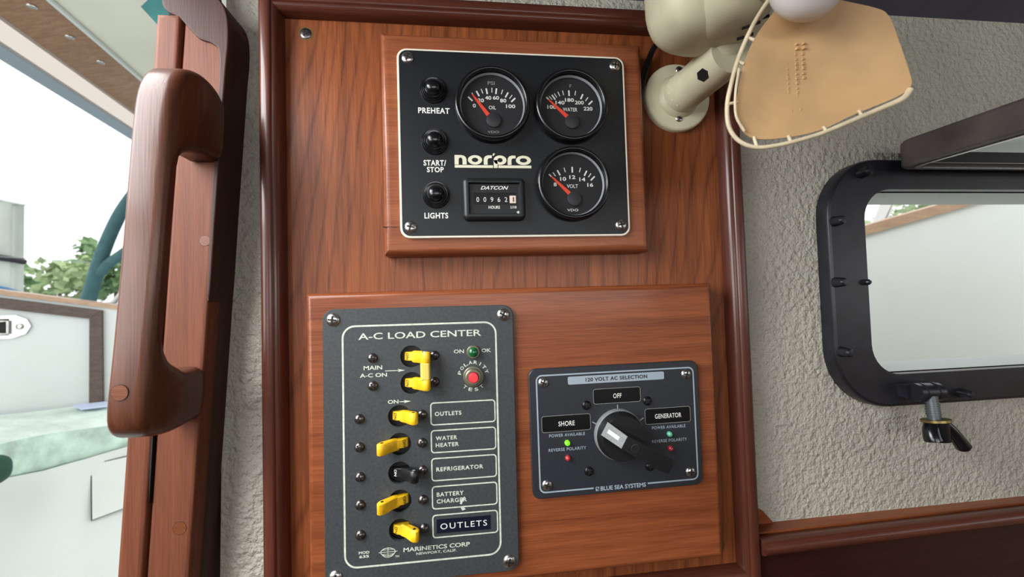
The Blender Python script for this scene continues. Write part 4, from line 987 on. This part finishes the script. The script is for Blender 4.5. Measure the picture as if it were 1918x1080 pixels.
# trees on the far bank
def tree(x, y, z, rx, rz, label, m, n=420, leaf=420):
    t = thing('tree', label, 'tree', M(x, y, z - rz * 1.4), 'trees on the far bank')
    rnd = random.Random(int(x * 31 + y)); vs = []; fs = []
    blobs = [(rnd.uniform(-.65, .65) * rx, rnd.uniform(-.4, .4) * rx, rnd.uniform(-.6, .7) * rz, rnd.uniform(.3, .5)) for _ in range(9)]
    for k in range(n):
        b = blobs[k % 9]; d = Vector((rnd.gauss(0, 1), rnd.gauss(0, 1), rnd.gauss(0, 1))).normalized() * rnd.random() ** 0.4
        c = Vector((x + b[0] + d.x * rx * b[3], y + b[1] + d.y * rx * b[3], z + b[2] + d.z * rz * b[3])) * 1000
        u = Vector((rnd.gauss(0, 1), rnd.gauss(0, 1), rnd.gauss(0, 1))).normalized(); w = u.orthogonal().normalized(); s_ = leaf * rnd.uniform(.5, 1.2)
        o = len(vs); vs += [tuple(c + u * s_), tuple(c + w * s_ * .6), tuple(c - u * s_), tuple(c - w * s_ * .6)]; fs.append((o, o + 1, o + 2, o + 3))
    MB().add(vs, fs).build('foliage', m, t, world=True, smooth=False)
    MB().tube([M(x, y, z - rz * 1.4), M(x + .1, y, z - rz * .4), M(x - .1, y, z + rz * .3)], lambda q: rx * 70 * (1 - .7 * q), 8).build('trunk', 'bark', t, world=True)
for i, (x, y, z, rx, rz, lab) in enumerate([(-41, 33, 2.6, 3.4, 2.6, 'hazy green tree on the far bank, just right of the piling'), (-35.5, 34, 2.9, 2.9, 2.9, 'hazy green tree on the far bank, middle of the row'), (-31.5, 34, 2.3, 2.4, 2.3, 'low hazy green tree left of the teal frame'),
                                            (-27.5, 34, 2.8, 2.4, 2.6, 'hazy tree behind the forked teal frame'), (-24, 35, 2.2, 2.4, 2.4, 'hazy tree nearest the grab handle')]):
    k_ = 1.3 if i % 2 else 1.0
    tree(x * k_, y * k_, z * k_, rx * k_, rz * k_, lab, 'leaf_green' if i % 2 else 'leaf_pale', leaf=420 * k_)
structure('water_surface', MB().box(-90000, 60000, 1700, 90000, -2600, -2500), 'water', smooth=False)

# what shows through the port: side deck house, rail, bank
ch = thing('deck_house', 'plain white deck side filling the view through the port', 'boat', M(0.85, 0.45, -0.8))
slab([M(0.30, 0.50, -0.8), M(1.5, 0.33, -0.8), M(1.5, 0.33, 0.415), M(0.30, 0.50, 0.108)], 40, Vector((0.14, 0.99, 0))).build('side', 'gelcoat_white', ch, world=True, recalc=True, smooth=False)
slab([M(0.30, 0.49, 0.108), M(1.5, 0.32, 0.415), M(1.5, 0.32, 0.437), M(0.30, 0.49, 0.126)], 55, Vector((0.14, 0.99, 0))).build('cap_rail', 'cap_teak', ch, world=True, recalc=True, smooth=False)
so = thing('stanchion', 'slanting stainless tube seen through the port', 'rail', M(0.95, 0.62, 0.0))
MB().tube([M(0.70, 0.64, -0.79), M(0.80, 0.63, 0.0), M(0.88, 0.62, 0.13), M(0.94, 0.61, 0.25), M(1.02, 0.60, 0.42), M(1.12, 0.59, 0.7)], 14, 14).build('tube', 'stainless', so, world=True)
MB().tube([M(0.925, 0.612, 0.225), M(0.930, 0.612, 0.235)], 17, 14).build('collar', 'stainless', so, world=True)
pg = thing('peg_rail', 'low rail with small white pegs above the sloping cap in the port', 'rail', M(1.62, 1.01, -0.8))
MB().tube([M(1.40, 1.045, 0.235), M(1.90, 0.975, 0.345)], 12, 10).build('rail_bar', 'cap_teak', pg, world=True)
MB().tube([M(1.62, 1.013, -0.8), M(1.62, 1.013, 0.28)], 14, 10).build('post', 'cap_teak', pg, world=True)
for x, y, z in ((1.516, 1.027, 0.321), (1.587, 1.018, 0.339), (1.648, 1.011, 0.358), (1.719, 1.002, 0.374)):
    MB().tube([M(x, y, z - 0.07), M(x, y, z + 0.012), M(x + 0.004, y, z + 0.022)], 8, 10).build('peg', 'gelcoat_white', pg, world=True)
for i, (x, y, z, rx, rz, lab) in enumerate([(11.5, 9.5, 1.9, 1.6, 1.4, 'pale shrub left of the slanting tube in the port'), (14.5, 10, 2.4, 1.9, 1.5, 'pale shrub right of the slanting tube in the port')]):
    tree(x, y, z, rx, rz, lab, 'leaf_pale', 500, 170)
structure('bank', MB().add([M(6, 8, -1), M(60, 8, -1), M(60, 60, 4.2), M(6, 60, 4.2)], [(0, 1, 2, 3)]), 'grass', smooth=False)
